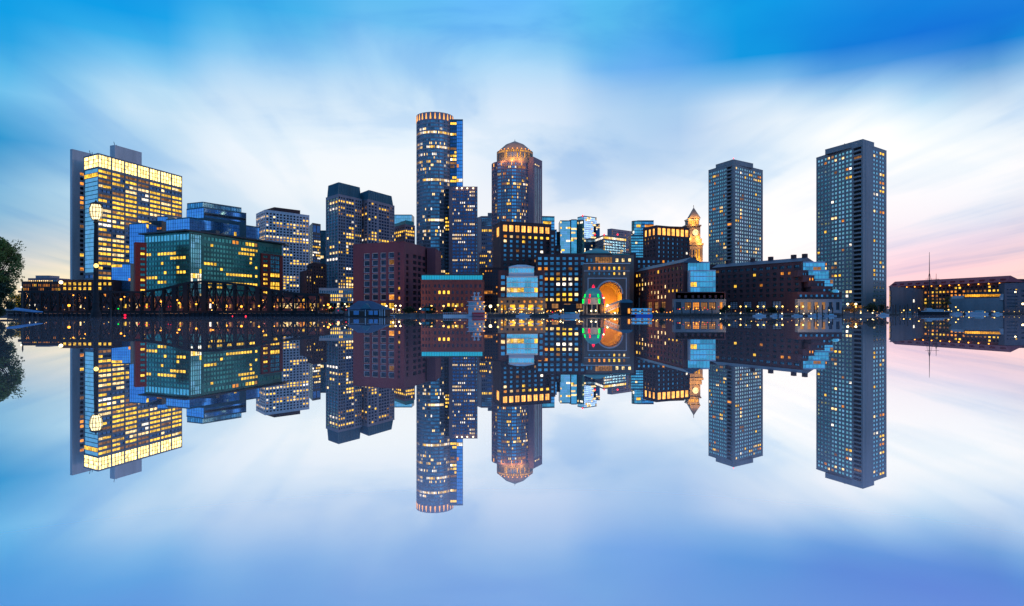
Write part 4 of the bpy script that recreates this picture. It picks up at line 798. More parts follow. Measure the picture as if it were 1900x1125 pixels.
# ================================================================ harbour towers
def harbour(b, l, c, r, Yc, cl, ccn, cr, pier, rseg, lseg, base):
    lw, bw = lseg; k = HY - c[1]; YL = Yc * k / (HY - l[1]); YR = Yc * k / (HY - r[1])
    Lp, Cp, Rp = P(l[0], YL), P(c[0], Yc), P(r[0], YR); zt = H(c[1], Yc); z1 = H(ccn[1], Yc)
    W = lambda cols, p, pt=c[1] + 4, pb=base, lr=None, **kk: band(pt, pb, cols, 37, .74, .55, 'glass_harbor', p, lr, 'M', 'plain', run=.6)
    low = {r_: .35 for r_ in range(26, 30)}
    left = [(0.02 + i * (lw - .02) / 5, 0.02 + (i + .9) * (lw - .02) / 5, [band(c[1] + 4, base, 2, 37, .76, .55, 'glass_harbor', .10, {**low, 1: .3}, 'M', run=.5)]) for i in range(5)]
    left.append((lw + .015, bw, [band(c[1] + 4, base, 1, 37, .92, .66, 'black', .03, pal='D')]))  # black panes paint the shade of the balcony recess
    right = [(rseg[0] + i * (rseg[1] - rseg[0]) / rseg[2], rseg[0] + (i + .9) * (rseg[1] - rseg[0]) / rseg[2], [band(c[1] + 4, base, rseg[3], 37, .7, .55, 'glass_harbor', .08, {**low}, 'M', run=.6)]) for i in range(rseg[2])]
    b.block('wall', Lp, Cp, Rp, b.z, zt, 'concrete', left, right, 'roof_gravel', Yc, 0.28)
    mb = MB()                                          # balcony slabs in the recess
    u = (Cp - Lp).normalized(); n = Vector((u.y, -u.x)); Lf = (Cp - Lp).length; za, zb = H(c[1] + 4, Yc), H(base, Yc)
    for i in range(38):
        z = za - i * (za - zb) / 37; p0, p1 = Lp + u * Lf * (lw + .01), Lp + u * Lf * (bw + .005)
        mb.prism([tuple(p0), tuple(p1), tuple(p1 + n * 1.3), tuple(p0 + n * 1.3)], z - .45, z + .55)
    b.add('balcony_slabs', mb, 'concrete')
    mb = MB(); v = (Rp - Cp).normalized(); q = [Cp + n * .25 + u * .1, Cp - u * Lf * (1 - bw) * .8 + n * .25, Cp - u * Lf * (1 - bw) * .8 - n * 2, Cp + v * pier - n * 0, Cp + v * pier + Vector((v.y, -v.x)) * .25]
    q = [Cp - u * Lf * (1 - bw) * .85 + n * .3, Cp + n * .3 + Vector((v.y, -v.x)) * .3, Cp + v * pier + Vector((v.y, -v.x)) * .3, Cp + v * pier - Vector((v.y, -v.x)) * 3, Cp - u * Lf * (1 - bw) * .85 - n * 3]
    mb.prism([tuple(p) for p in q], GZ, z1 + .02); b.add('corner_pier', mb, 'concrete')
    kk = HY - ccn[1]; Yk = Yc + .6
    Lc, Cc, Rc = P(cl[0], Yk * kk / (HY - cl[1])), P(ccn[0], Yk), P(cr[0], Yk * kk / (HY - cr[1]))
    b.block('crown', Lc, Cc, Rc, zt - .6, z1, 'concrete', (), (), 'roof_gravel', Yc)
    for i in range(3):
        mb = MB(); p = (Lc + Rc) / 2 + Vector((i * 2 - 3, i)); mb.bar((p.x, p.y, z1 - 1), (p.x, p.y, z1 + 2.2 - i * .6), .3); b.add('antenna', mb, 'metal_dark')
b = Bld('harbour_tower', 'grey concrete apartment tower with teal windows nearer the golden clock tower', 'apartment tower', 1361, 500, 'two concrete harbour apartment towers')
harbour(b, (1314.5, 317), (1361, 303), (1415.5, 317), 500, (1328, 306.5), (1361, 296.5), (1397.5, 304.5), 1.2, (.06, .96, 6, 2), (.74, .93), 566)
b = Bld('harbour_tower', 'taller and broader grey concrete apartment tower with teal windows at the right', 'apartment tower', 1601, 430, 'two concrete harbour apartment towers')
harbour(b, (1514.5, 294), (1601, 266), (1645, 281), 430, (1531, 278.5), (1601, 259), (1622, 265.5), 5.2, (.42, .95, 2, 2), (.80, .975), 569)
f = MB(); f.ball((*P(1361, 499.5), H(294.5, 500)), .35); o = f.build('beacon', 'lamp_red', BLDS[-2].root)

b = Bld('street_terrace', 'low row of lit brick shops and street fronts seen through the humped truss', 'shop row', 420, 350)
b.flat('wall', 236, 600, 551.5, 350, 10, 'brick', [(0.005, .995, [band(553, 561, 46, 1, .5, .62, 'glass_dark', .55, pal='O', run=.3), band(562.5, 573, 58, 1, .6, .8, 'glass_dark', .6, pal='M', run=.3)])])
b = Bld('depot_row', 'low dark depot with small lit openings seen through the flat approach span', 'depot', 140, 365)
b.flat('wall', 50, 238, 552, 365, 10, 'brick_dark', [(0.01, .99, [band(554, 561, 26, 1, .4, .6, 'glass_dark', .35, pal='O', run=.3), band(563, 573, 22, 1, .6, .7, 'glass_dark', .45, pal='M', run=.3)])])

# ================================================================ far right wharf
b = Bld('long_wharf_building', 'very long dark brick building with hipped roof and rows of amber lights, far right', 'building', 1874, 430)
YL = 430 * 60 / 49
b.box3('wall', (1650, 534), (1868, 525), (1882, 527), 430, 'brick', left=[(0.01, .99, [band(527.5, 572, 30, 6, .6, .5, 'glass_dark', .45, {0: .3, 1: .7, 3: .7}, 'O', run=.5)])], right=[(0.05, .95, [band(527.5, 572, 2, 6, .5, .4, 'glass_dark', .2, pal='O')])], z0=GZ)
k = HY - 525; L_, C_ = P(1650, 430 * k / (HY - 534)), P(1868, 430); R_ = P(1882, 430 * k / (HY - 527)); d = (C_ - L_).normalized(); n = Vector((-d.y, d.x)); zt = H(525, 430); zr = H(511.5, 433)
mb = MB(); mb.mesh([(*(L_ - n), zt + .5), (*(C_ - n + d), zt + .5), (*(C_ + n * 12 + d), zt + .5), (*(L_ + n * 12), zt + .5), (*(C_ + n * 5 - d * 2), zr), (*(L_ + n * 5), zr)], [(0, 1, 4, 5), (1, 2, 4), (2, 3, 5, 4), (3, 0, 5)]); b.add('hipped_roof', mb, 'slate_red')
for i in range(13):
    t = (i + .5) / 13; p = L_ + (C_ - L_) * t - n * 1.3; f = MB(); f.ball((p.x, p.y, zt - .2), .42, n=8, k=5); b.add('eave_lamp', f, 'lamp_orange')
    f = MB(); q = p + n * 3; f.box((q.x, q.y, zt + 2.0), (3, 2, 1.6), rz=math.atan2(d.y, d.x)); b.add('dormer', f, 'slate_red')
b = Bld('grey_pavilion', 'windowless grey pavilion with pale roof edge beside the right harbour tower', 'building', 1675, 440)
b.box3('wall', (1652, 533), (1694, 536), (1713, 539), 440, 'concrete_dusk', left=[(.0, .06, [band(541, 570, 1, 3, .8, .8, 'glass_dark', 1, pal='Y')])], right=[(.0, .2, [band(555, 562, 1, 1, .8, .8, 'glass_dark', 1, pal='Y')])])
mb = MB()
b = Bld('white_pavilion', 'white angular waterfront pavilion with a glowing golden clerestory at far right', 'building', 1810, 410)
A, B_ = P(1760, 425), P(1863, 405); d = (B_ - A).normalized(); n = Vector((-d.y, d.x)); mb = MB(); mb2 = MB()
zA, zB = H(551, 425), H(547, 405)
mb.prism([tuple(A), tuple(B_), tuple(B_ + n * 14), tuple(A + n * 14)], GZ, zA, 0, z1s=[zA - 1.2, zA - 1.0, zA + 1, zA + .8]); b.add('wall', mb, 'concrete_grey')
b.block('clerestory', A + (B_ - A) * .28 + n * 1, B_ + n * 1 - d * 1, B_ + n * 10, zA - 1.6, zA + 2.2, 'metal_dark', [(0.02, .98, [band(545, 551, 16, 1, .94, .9, 'glass_dark', 1, pal='A')])], (), 'roof_gravel', 410)
p = B_ - d * .5; mb2.mesh([(p.x - 1.5, p.y - .5, zA - 2.2), (p.x + 1.2, p.y - .5, zA - 2.2), (p.x + 1.2, p.y - .5, H(536, 405)), (p.x - 1.5, p.y + 2, zA - 2.2), (p.x + 1.2, p.y + 2, zA - 2.2), (p.x + 1.2, p.y + 2, H(536, 405))], [(0, 1, 2), (5, 4, 3), (0, 3, 4, 1), (1, 4, 5, 2), (2, 5, 3, 0)]); b.add('fin_wall', mb2, 'white_paint')
b = Bld('grey_waterfront_hall', 'grey concrete hall with dark slots cut off by the right edge of the photo', 'building', 1890, 400)
b.flat('wall', 1864, 2010, 527, 398 + 6, 5, 'concrete_dusk', [(0.02, .17, [band(535, 540, 4, 1, .7, .4, 'glass_dark', .5, pal='W'), band(541, 572, 1, 5, .9, .3, 'glass_dark', 0)]), (0.2, .98, [band(535, 572, 12, 4, .6, .4, 'glass_dark', .1)])])
b = Bld('red_brick_terrace', 'brick building with flat roof just above the grey hall at the right edge', 'building', 1890, 470)
b.flat('wall', 1878, 2050, 519, 470, 24, 'brick', [(0.02, .98, [band(522, 560, 14, 5, .5, .5, 'glass_dark', .08)])])
# ================================================================ trees
def leaf_mat(name, col):
    m, nt = _mat(name); g, w = cell(nt, (.8, .8, .8))
    n = N(nt, 'ShaderNodeTexNoise', ins={'Vector': g.outputs['Position'], 'Scale': 0.5, 'Detail': 3.0})
    r = N(nt, 'ShaderNodeMapRange', ins={0: M(nt, 'ADD', M(nt, 'MULTIPLY', n.outputs[0], .7), M(nt, 'MULTIPLY', w.outputs[0], .3)), 1: .3, 2: .7, 3: .45, 4: 1.7})
    c = N(nt, 'ShaderNodeMix', data_type='RGBA', blend_type='MULTIPLY', ins={0: 1.0, 6: (*col, 1), 7: r.outputs[0]})
    p = N(nt, 'ShaderNodeBsdfPrincipled', ins={'Base Color': c.outputs[2], 'Roughness': 0.6})
    t = N(nt, 'ShaderNodeBsdfTranslucent', ins={'Color': c.outputs[2]})
    mx = N(nt, 'ShaderNodeMixShader', ins={0: .3, 1: p.outputs[0], 2: t.outputs[0]}); N(nt, 'ShaderNodeOutputMaterial', ins={0: mx.outputs[0]})
leaf_mat('leaves', (0.12, 0.15, 0.03)); leaf_mat('leaves_dark', (0.025, 0.045, 0.02)); leaf_mat('leaves_floodlit', (0.16, 0.10, 0.02))  # the orange tone puts floodlight into the leaf colour
def tree(name, label, base, height, rad, leaf, nclump=26, per=60, seed=1, size=.35, group=None, low=.35, cat='tree'):
    rg = random.Random(seed); t = thing(name, label, cat, (base[0], base[1], GZ), group); mb = MB(); B0 = Vector((base[0], base[1], GZ))
    top = B0 + Vector((rg.uniform(-.4, .4), 0, height * .8)); mb.tube([B0, B0.lerp(top, .4) + Vector((rad * .05, 0, 0)), top], [rad * .09, rad * .065, rad * .02])
    lf = MB(); cl = []
    for i in range(nclump):
        a = rg.uniform(0, 6.283); z = rg.uniform(low, 1); rr = rad * (math.sin(math.pi * min(1, max(0, (z - low) / (1 - low) * .82 + .12))) ** .6) * rg.uniform(.25, 1)
        c = B0 + Vector((math.cos(a) * rr, math.sin(a) * rr, height * (low + (z - low) * .93))); cl.append(c)
        mb.tube([B0.lerp(top, rg.uniform(.3, .8)), c], [rad * .03, rad * .006], 5)
    for c in cl:
        cr = rad * rg.uniform(.14, .34)
        for k in range(per):
            d = Vector((rg.gauss(0, 1), rg.gauss(0, 1), rg.gauss(0, .75))); d = d.normalized() * cr * rg.random() ** .5
            p = c + d; a = Vector((rg.gauss(0, 1), rg.gauss(0, 1), rg.gauss(0, 1))).normalized(); b_ = a.cross(Vector((rg.gauss(0, 1), rg.gauss(0, 1), rg.gauss(0, 1)))).normalized(); s = size * rg.uniform(.6, 1.3)
            lf.poly([p - a * s, p + b_ * s * .5, p + a * s, p - b_ * s * .5])
    mb.build('trunk', 'bark', t); lf.build('crown', leaf, t)
    return t
tree('broadleaf_tree', 'tall leafy green tree whose crown leans in at the left edge of the photo', (*P(-14, 212), 0), 25.0, 8.6, 'leaves', 115, 120, 3, .40, low=.28)
tree('round_bush', 'dark rounded bush at the waterside at the extreme left edge', (*P(-14, 208), 0), 13.5, 5.4, 'leaves_dark', 60, 120, 4, .4, low=.02, cat='bush')
tree('small_tree', 'yellowish green small tree under the big tree at the left', (*P(38, 320), 0), 9.5, 5.5, 'leaves', 40, 90, 6, .4, low=.15)
for i, (px, Yd, h, r, lf, lab) in enumerate((
    (1583, 340, 5.0, 4.2, 'leaves_floodlit', 'floodlit orange tree at the foot of the right harbour tower'),
    (1617, 350, 4.6, 4.0, 'leaves_dark', 'dark rounded tree before the blank pier of the right harbour tower'),
    (1636, 352, 4.0, 3.0, 'leaves_dark', 'smaller dark tree right of the rounded one by the harbour tower'),
    (1388, 304, 2.6, 2.2, 'leaves_dark', 'dark shrub beneath the first arcade bays of the long wharf block'),
    (1432, 306, 2.6, 2.6, 'leaves_dark', 'dark shrub beneath the middle arcade bays of the long wharf block'),
    (1345, 304, 3.2, 2.0, 'leaves_dark', 'dark bushy tree in the gap between terrace and long wharf block'),
    (796, 300, 3.0, 3.0, 'leaves_dark', 'dark tree at the left foot of the turquoise attic building'),
    (832, 300, 2.6, 3.2, 'leaves_dark', 'dark tree at the middle foot of the turquoise attic building'),
    (758, 302, 3.4, 3.4, 'leaves_dark', 'dark tree right of the big mauve brick block'),
    (1754, 408, 9, 4.5, 'leaves_floodlit', 'rusty floodlit tree behind the schooner stern'),
    (1727, 415, 8, 4.0, 'leaves_floodlit', 'rusty floodlit tree directly behind the schooner masts'),
    (612, 318, 4.5, 3.0, 'leaves_dark', 'dark street tree left of the hip roofed boathouse'),
    (640, 320, 5.5, 3.2, 'leaves_dark', 'dark street tree just behind the hip roofed boathouse'),
    (1228, 303, 2.6, 1.6, 'leaves_dark', 'dark potted tree before the restaurant windows'))):
    tree('street_tree', lab, (*P(px, Yd), 0), h, r, lf, 22, 70, 20 + i, .3, 'street trees along the quay', .2)

# ================================================================ railway swing bridge
def W3(px, py, Yd): p = P(px, Yd); return Vector((p.x, p.y, H(py, Yd)))
br = thing('truss_bridge', 'black iron swing bridge with humped truss and long flat approach spans over the channel', 'bridge', (*P(376, 300), 0))
Bm = 'rust_steel'
def chord_y(px):
    if px <= 262: return 541.5
    if px >= 590: return 548.0
    ks = [(262, 542.5), (300, 537), (332, 529.5), (352, 524.5), (376, 522.8), (400, 523.5), (430, 526.5), (462, 530), (500, 537.5), (545, 544.5), (590, 548)]
    for (a, ya), (b_, yb) in zip(ks[:-1], ks[1:]):
        if a <= px <= b_: return ya + (yb - ya) * (px - a) / (b_ - a)
deck = 577.0
rgb_ = random.Random(2)
for side, Yd in enumerate((296, 311)):
    m = MB(); xs = [262 + k * 8.2 for k in range(41)]
    for a, b_ in zip(xs[:-1], xs[1:]): m.bar(W3(a, chord_y(a), Yd), W3(b_, chord_y(b_), Yd), .8, .95)
    m.bar(W3(34, 541.5, Yd), W3(262, 542.5, Yd), .55, .9); m.build('top_chord', Bm, br)
    m = MB()
    for a, b_ in zip(xs[6:-1], xs[7:]):
        if abs(a - 376) < 5: m.build('inner_chord', Bm, br); m = MB(); continue
        if a < 570:
            f = lambda x: chord_y(x) + 7 + 6 * (1 - abs(x - 376) / 200)
            m.bar(W3(a, min(566, f(a)), Yd), W3(b_, min(566, f(b_)), Yd), .5, .5)
    m.build('inner_chord', Bm, br)
    posts = [42, 58, 76, 92, 108, 124, 142, 162, 184, 206, 224, 244, 262, 282, 302, 323, 344, 362, 378, 396, 414, 434, 455, 478, 500, 518, 545, 567, 588]
    px_off = 4 * side
    for i, x in enumerate(posts):
        w = 1.9 if x in (378, 323, 344, 478, 500) else (1.1 if x in (42, 108, 162, 206, 244) else .6)
        m = MB(); x_ = x + px_off; m.bar(W3(x_, chord_y(x_), Yd), W3(x_, deck, Yd), w, .7); m.build('post', Bm, br)
    for i in range(len(posts) - 1):
        a, b_ = posts[i] + px_off, posts[i + 1] + px_off; m = MB()
        if (i + side) % 2: m.bar(W3(a, chord_y(a) + .5, Yd), W3(b_, deck, Yd), .5)
        else: m.bar(W3(a, deck, Yd), W3(b_, chord_y(b_) + .5, Yd), .5)
        if i < 12 and i % 2 == side: m.bar(W3(a, deck if (i + side) % 2 else chord_y(a), Yd + .3), W3(b_, chord_y(b_) if (i + side) % 2 else deck, Yd + .3), .3)
        m.build('diagonal', Bm, br)
    m = MB(); m.bar(W3(30, 561, Yd + .5), W3(300, 562, Yd + .5), .25, .3); m.bar(W3(400, 564, Yd + .5), W3(590, 566, Yd + .5), .25, .3); m.build('handrail', Bm, br)
m = MB(); A, B_ = P(26, 303), P(598, 303); m.prism([(A.x, 294.5), (B_.x, 294.5), (B_.x, 312.5), (A.x, 312.5)], H(581, 300), H(577, 300)); m.build('deck', Bm, br)
m = MB()
for k in range(0, 41, 2):
    x = 262 + k * 8.2; m.bar(W3(x, chord_y(x), 296), W3(x + 2, chord_y(x), 311), .3)
for x in range(34, 262, 14): m.bar(W3(x, 541.5, 296), W3(x + 2, 541.5, 311), .3)
m.build('cross_bracing', Bm, br)
m = MB(); A, B_ = P(20, 293), P(640, 293); m.prism([(A.x, 291), (B_.x, 291), (B_.x, 293.8), (A.x, 293.8)], -1, 1.15)
for x in range(26, 640, 9): p = P(x, 290.6); m.box((p.x, p.y, .4), (.45, .5, 2.6))
m.build('fender_pier', 'black', br)
m = MB()
for x in (60, 124, 206, 262, 545, 588):
    for yy in (297, 310): p = P(x, yy); m.box((p.x, p.y, 1), (1.6, 1.6, 2.6))
p = P(378, 303); m.lathe((p.x, p.y), [(6.5, -1), (6.5, 1.6)], 20); m.build('pier', 'stone_quay', br)

# ================================================================ lamps
def lamp(px, py, Yd, label, mat='lamp_orange', r=.42, group='lamps along the waterfront', base=GZ, en=0, name='street_lamp', col=(1, .45, .1)):
    r *= .85
    p = P(px, Yd); z = H(py, Yd); t = thing(name, label, 'street lamp', (p.x, p.y, base), group)
    m = MB(); m.bar((p.x, p.y + .1, base), (p.x, p.y + .1, z - r * .6), .16); m.lathe((p.x, p.y + .1), [(.28, base), (.14, base + .5)], 8); m.build('pole', 'metal_dark', t)
    m = MB(); m.ball((p.x, p.y, z), r, n=12, k=8); m.build('lamp_globe', mat, t, True)
    m = MB(); m.lathe((p.x, p.y), [(r * .75, z + r * .8), (.05, z + r * 1.35)], 8); m.build('lamp_cap', 'metal_dark', t)
    if en:
        o = light('lamp_light', Vector((0, -.9, z - base)), en, col, .4); o.parent = t
    return t
D = H(577, 300)
orange = [
 (60, 549, .38, 'dim orange lamp at the far left end of the approach span'), (128, 567, .72, 'largest brightest orange lamp low on the approach span, left of the tall post lantern'),
 (136, 548, .36, 'small orange lamp high above the brightest approach span lamp'), (159, 552.5, .55, 'bright orange lamp just left of the tall post lantern'),
 (224.5, 555.5, .5, 'orange lamp, lower one of the pair right of the tall post lantern'), (231, 551, .36, 'orange lamp, upper one of the pair right of the tall post lantern'),
 (299, 560, .5, 'single orange lamp beside the grey piling where the hump begins'), (329, 557, .36, 'orange lamp, upper one of the pair on the rising truss'), (332.5, 562.5, .55, 'orange lamp, lower one of the pair on the rising truss'),
 (364, 559.5, .36, 'orange lamp, upper one of the stacked pair left of the truss peak'), (364, 564.5, .5, 'orange lamp, lower one of the stacked pair left of the truss peak'),
 (395, 562, .38, 'small orange lamp just right of the thick centre post of the truss'), (420, 568, .62, 'bright orange lamp, first of the large two right of the truss peak'), (448, 569, .62, 'bright orange lamp, second of the large two right of the truss peak'),
 (480.5, 568, .45, 'orange lamp on the falling side of the truss'), (488.5, 557.5, .42, 'orange lamp raised above the falling side of the truss'), (509, 569, .3, 'small faint orange lamp near the right end of the bridge')]
for i, (x, y, r, lab) in enumerate(orange): lamp(x, y, 292.6 if i % 3 else 313.5, lab, 'lamp_orange', r * .9, 'orange lamps on the truss bridge', D if i % 3 else GZ, (1300 * r if r > .4 else 0) if i % 3 else 6000)
lamp(609, 565.5, 312, 'strong orange street lamp left of the hip roofed boathouse', 'lamp_orange', .6, en=2500)
lamp(613, 569.5, 314, 'smaller yellow street lamp right beside the strong orange one', 'lamp_yellow', .38); lamp(601, 567, 316, 'small yellow street lamp at the right end of the bridge', 'lamp_yellow', .3)
lamp(640, 564.5, 314, 'pale street lamp, upper one above the left eave of the boathouse', 'lamp_white', .3); lamp(643, 569, 314, 'pale street lamp, lower one above the left eave of the boathouse', 'lamp_white', .3)
for x, y, lab in ((717, 568, 'first white lamp by the boathouse roof'), (729.5, 574, 'low white lamp in front of the brick block doors'), (734, 567.5, 'second tall white lamp before the brick block'), (743, 567.5, 'third tall white lamp at the corner of the brick block'), (740.5, 575.5, 'low white lamp at the corner of the brick block')):
    lamp(x, y, 312, lab, 'lamp_white', .42, en=1500, col=(1, .56, .15))
for x, lab in ((800.5, 'left'), (823, 'middle'), (846, 'right')): lamp(x, 568, 306, lab + ' one of three yellow globe lamps before the turquoise attic building', 'lamp_yellow', .5, 'three globe lamps', en=900)
lamp(780, 573, 300, 'small white lamp on the corner of the green awning', 'lamp_white', .3)
lamp(910, 568.5, 300, 'most dazzling white lamp, beside the paddle steamer', 'lamp_white', .75, en=2600, col=(1, .7, .3)); lamp(924, 566.5, 303, 'bright yellow lamp just right of the dazzling white one', 'lamp_yellow', .5, en=1500)
bayl = [(931, 574), (955.5, 573.5), (976, 572), (981, 573.5), (1006, 573.5), (968, 578.5), (1008, 582.5), (983, 583.5), (919, 574.5)]
nm = ['left of the dark awning', 'left of the first orange shopfront', 'between the two orange shopfronts, upper', 'between the two orange shopfronts, lower', 'right of the second orange shopfront', 'low under the orange shopfront', 'low at the right corner of the bay fronted block', 'low in front of the second orange shopfront', 'behind the paddle steamer stern']
for (x, y), l in zip(bayl, nm): lamp(x, y, 311, 'yellow quay lamp ' + l, 'lamp_yellow', .36, en=900, col=(1, .6, .2))
for x, y, l in ((1040, 577, 'left of the black excursion boat, warm'), (1045.5, 575, 'touching the black excursion boat, white'), (1075, 577, 'between black boat and domed kiosk'), (1097, 577, 'left inside the domed kiosk'), (1105.5, 576.5, 'right inside the domed kiosk'), (1120, 553, 'at the left springing of the orange arch'), (1127, 566, 'at the foot of the orange arch'), (1141, 581, 'under the sloping gangway')):
    lamp(x, y, 300, 'bright quay lamp ' + l, 'lamp_white', .38, en=700, col=(1, .65, .3))
for i, (x, l) in enumerate(zip((1353, 1374, 1384, 1406, 1417, 1441, 1452, 1478, 1490, 1517), ('first', 'second', 'third', 'fourth', 'fifth', 'sixth', 'seventh', 'eighth', 'ninth', 'tenth'))):
    lamp(x, 569, 318, l + ' yellow arcade lamp from the left along the long wharf block', 'lamp_yellow', .45, 'yellow lamps along the arcade', en=450, col=(1, .62, .22))
for x, y, l in ((1336.5, 582, 'below the gap left of the long wharf block'), (1374, 581.5, 'below the second arcade lamp'), (1407, 582, 'below the fourth arcade lamp'), (1451, 582, 'by the moored white boats'), (1491, 582, 'left pair member by the white boats'), (1505, 582, 'right pair member by the white boats'), (1597, 581, 'under the orange floodlit tree'), (1619, 581, 'under the dark rounded tree'), (1538, 575.5, 'at the stepped right end of the long wharf block')):
    lamp(x, y, 301, 'small white dock light ' + l, 'lamp_white', .26, 'white dock lights', base=1.0)
for x, y, l in ((1573, 564.5, 'left'), (1588, 564.5, 'right')): lamp(x, y, 336, l + ' orange floodlight at the foot of the right harbour tower', 'lamp_white', .6, en=2600, col=(1, .5, .12))
lamp(1588, 569.5, 334, 'low orange floodlight below the pair at the harbour tower foot', 'lamp_yellow', .4, en=600)
for x, y, l in ((1657, 581, 'left of the far pilings'), (1673, 580.5, 'lower one among the far pilings'), (1677, 576, 'upper one among the far pilings'), (1705, 572, 'at the schooner bow'), (1760, 575, 'at the schooner stern'), (1773.5, 570, 'upper left of the white pavilion'), (1778, 575.5, 'below the white pavilion left corner'), (1798, 579, 'below the white pavilion middle'), (1845, 578.5, 'below the white pavilion right end')):
    lamp(x, y, 376, 'amber dock lamp ' + l, 'lamp_yellow', .36, 'amber dock lamps at far right', en=0)
lamp(1898, 564, 396, 'brilliant white lamp at the extreme right edge', 'lamp_white', .7, en=600)
lamp(1884, 542, 398, 'white flood lamp on the grey hall wall at the right edge', 'lamp_white', .5, base=GZ, en=0)
lamp(113, 524, 425, 'blinding pale yellow glare on the horizon left of the lit tower', 'lamp_white', 1.25)  # glowing globe on a pole, added for the sunset glare
for x, y, l in ((456, 587, 'bright red navigation light on the fender pier below the truss'), (431.5, 587, 'dim red navigation light on the fender pier left of the bright one')):
    lamp(x, y, 290, l, 'lamp_red', .32 if x > 440 else .2, 'red navigation lights', base=.4, name='navigation_light')
lamp(219.5, 573, 292, 'small green signal light beside the approach span', 'lamp_green', .3, 'signal lights', base=.4, name='signal_light'); lamp(232, 585, 290, 'red channel marker light beside the approach span', 'lamp_crimson', .55, 'signal lights', base=-.2, name='signal_light')
lamp(40, 533, 300, 'greenish white lamp among the leaves of the left tree', 'lamp_white', .4)

# tall harbour lantern on its own pier
LY = 262
p = P(178, LY); t = thing('lantern_post', 'tall black iron post with blazing many paned lantern standing before the lit tower', 'lamp post', (p.x, p.y, 0))
def zz(py): return H(py, LY)
m = MB(); m.lathe((p.x, p.y), [(1.9, -1), (1.9, 1.2), (1.55, 1.3), (1.5, zz(577)), (1.15, zz(571)), (1.1, zz(563)), (1.35, zz(562)), (.95, zz(559)), (.85, zz(520)), (.78, zz(460)), (.62, zz(415)), (.95, zz(413)), (.55, zz(410)), (.8, zz(407))], 16); m.build('post', 'black', t, False)
m = MB(); r0 = 2.55; m.lathe((p.x, p.y), [(1.2, zz(408)), (1.75, zz(403)), (2.15, zz(394)), (2.15, zz(386)), (1.6, zz(380))], 12); m.build('lantern_glass', 'lit_lantern' if 'lit_lantern' in MATS else 'lit_top', t)
m = MB()
for k in range(12):
    a = 2 * math.pi * k / 12; e = Vector((math.cos(a), math.sin(a)))
    for (r1, y1), (r2_, y2) in (((1.25, 408), (1.8, 403)), ((1.8, 403), (2.2, 394)), ((2.2, 394), (2.2, 386)), ((2.2, 386), (1.65, 380))): m.bar((p.x + e.x * r1, p.y + e.y * r1, zz(y1)), (p.x + e.x * r2_, p.y + e.y * r2_, zz(y2)), .17)
for rr, y in ((1.8, 403), (2.2, 394), (2.2, 386), (1.25, 408)):
    for k in range(12):
        a, b_ = 2 * math.pi * k / 12, 2 * math.pi * (k + 1) / 12; m.bar((p.x + rr * math.cos(a), p.y + rr * math.sin(a), zz(y)), (p.x + rr * math.cos(b_), p.y + rr * math.sin(b_), zz(y)), .17)
m.build('lantern_frame', 'black', t)
m = MB(); m.lathe((p.x, p.y), [(2.1, zz(380)), (2.3, zz(379)), (1.5, zz(376.5)), (.5, zz(375)), (.3, zz(373.5)), (.05, zz(371))], 12); m.build('lantern_cap', 'black', t)
o = light('lamp_light', Vector((0, -4, zz(393))), 500, (1, .8, .4), 1.5); o.parent = t
m = MB(); q = P(182, LY); m.bar((p.x, p.y, zz(492)), (q.x, q.y - 1.0, zz(492)), .3); m.build('arm', 'black', t)
m = MB(); m.ball((q.x, q.y - 1.2, zz(493.5)), .8, n=12, k=8); m.build('side_lamp', 'lamp_yellow', t, True)

# ================================================================ boathouse with hipped roof
HYd = 268
t = thing('boathouse', 'dark floating boathouse with blue hipped roof and small gable before the mauve brick block', 'boathouse', (*P(678, HYd), 0))
A, B_ = P(647, HYd), P(714, HYd); dp = 12; za, zb = .35, H(574, HYd); zr = H(558.5, HYd + 5)
m = MB(); m.prism([(A.x, A.y), (B_.x, A.y), (B_.x, A.y + dp), (A.x, A.y + dp)], za, zb); m.build('wall', 'timber', t)
m = MB()
for x in (647.5, 678, 705, 709, 713.5): q = P(x, HYd - .15); m.box((q.x, q.y, (za + zb) / 2), (.3, .25, zb - za))
for x0_, x1_ in ((681, 703), (650, 676)): 
    q0, q1 = P(x0_, HYd - .1), P(x1_, HYd - .1); m.bar((q0.x, q0.y, zb - .6), (q1.x, q1.y, zb - .6), .12)
m.build('corner_trim', 'frame_blue', t)
for x0_, x1_ in ((656, 666), (684, 692), (694, 701)):
    m = MB(); q0, q1 = P(x0_, HYd - .08), P(x1_, HYd - .08); m.box(((q0.x + q1.x) / 2, q0.y, (za + zb) / 2), (q1.x - q0.x, .1, (zb - za) * .62)); m.build('door', 'glass_deep', t)
m = MB(); ov = 1.1; rz_ = [P(663, HYd + 5), P(689, HYd + 5)]
m.mesh([(A.x - ov, A.y - ov, zb - .15), (B_.x + ov, A.y - ov, zb - .15), (B_.x + ov, A.y + dp + ov, zb - .15), (A.x - ov, A.y + dp + ov, zb - .15), (rz_[0].x, A.y + dp / 2, zr), (rz_[1].x, A.y + dp / 2, zr)], [(0, 1, 5, 4), (1, 2, 5), (2, 3, 4, 5), (3, 0, 4), (3, 2, 1, 0)])
m.build('hipped_roof', 'shingle_blue', t)
m = MB(); g = P(678, HYd - ov); gh = H(562, HYd - 1); m.mesh([(g.x - 2.2, g.y + .3, zb + .2), (g.x + 2.2, g.y + .3, zb + .2), (g.x, g.y + .3, gh - .2), (g.x, g.y + 5.5, gh - .2)], [(0, 1, 2), (0, 2, 3), (2, 1, 3)]); m.build('gable', 'metal_teal', t)
m = MB(); m.prism([(A.x - 1, A.y - 1.2), (B_.x + 1.2, A.y - 1.2), (B_.x + 1.2, A.y + dp + 1), (A.x - 1, A.y + dp + 1)], -.4, .35); m.build('float', 'black', t)

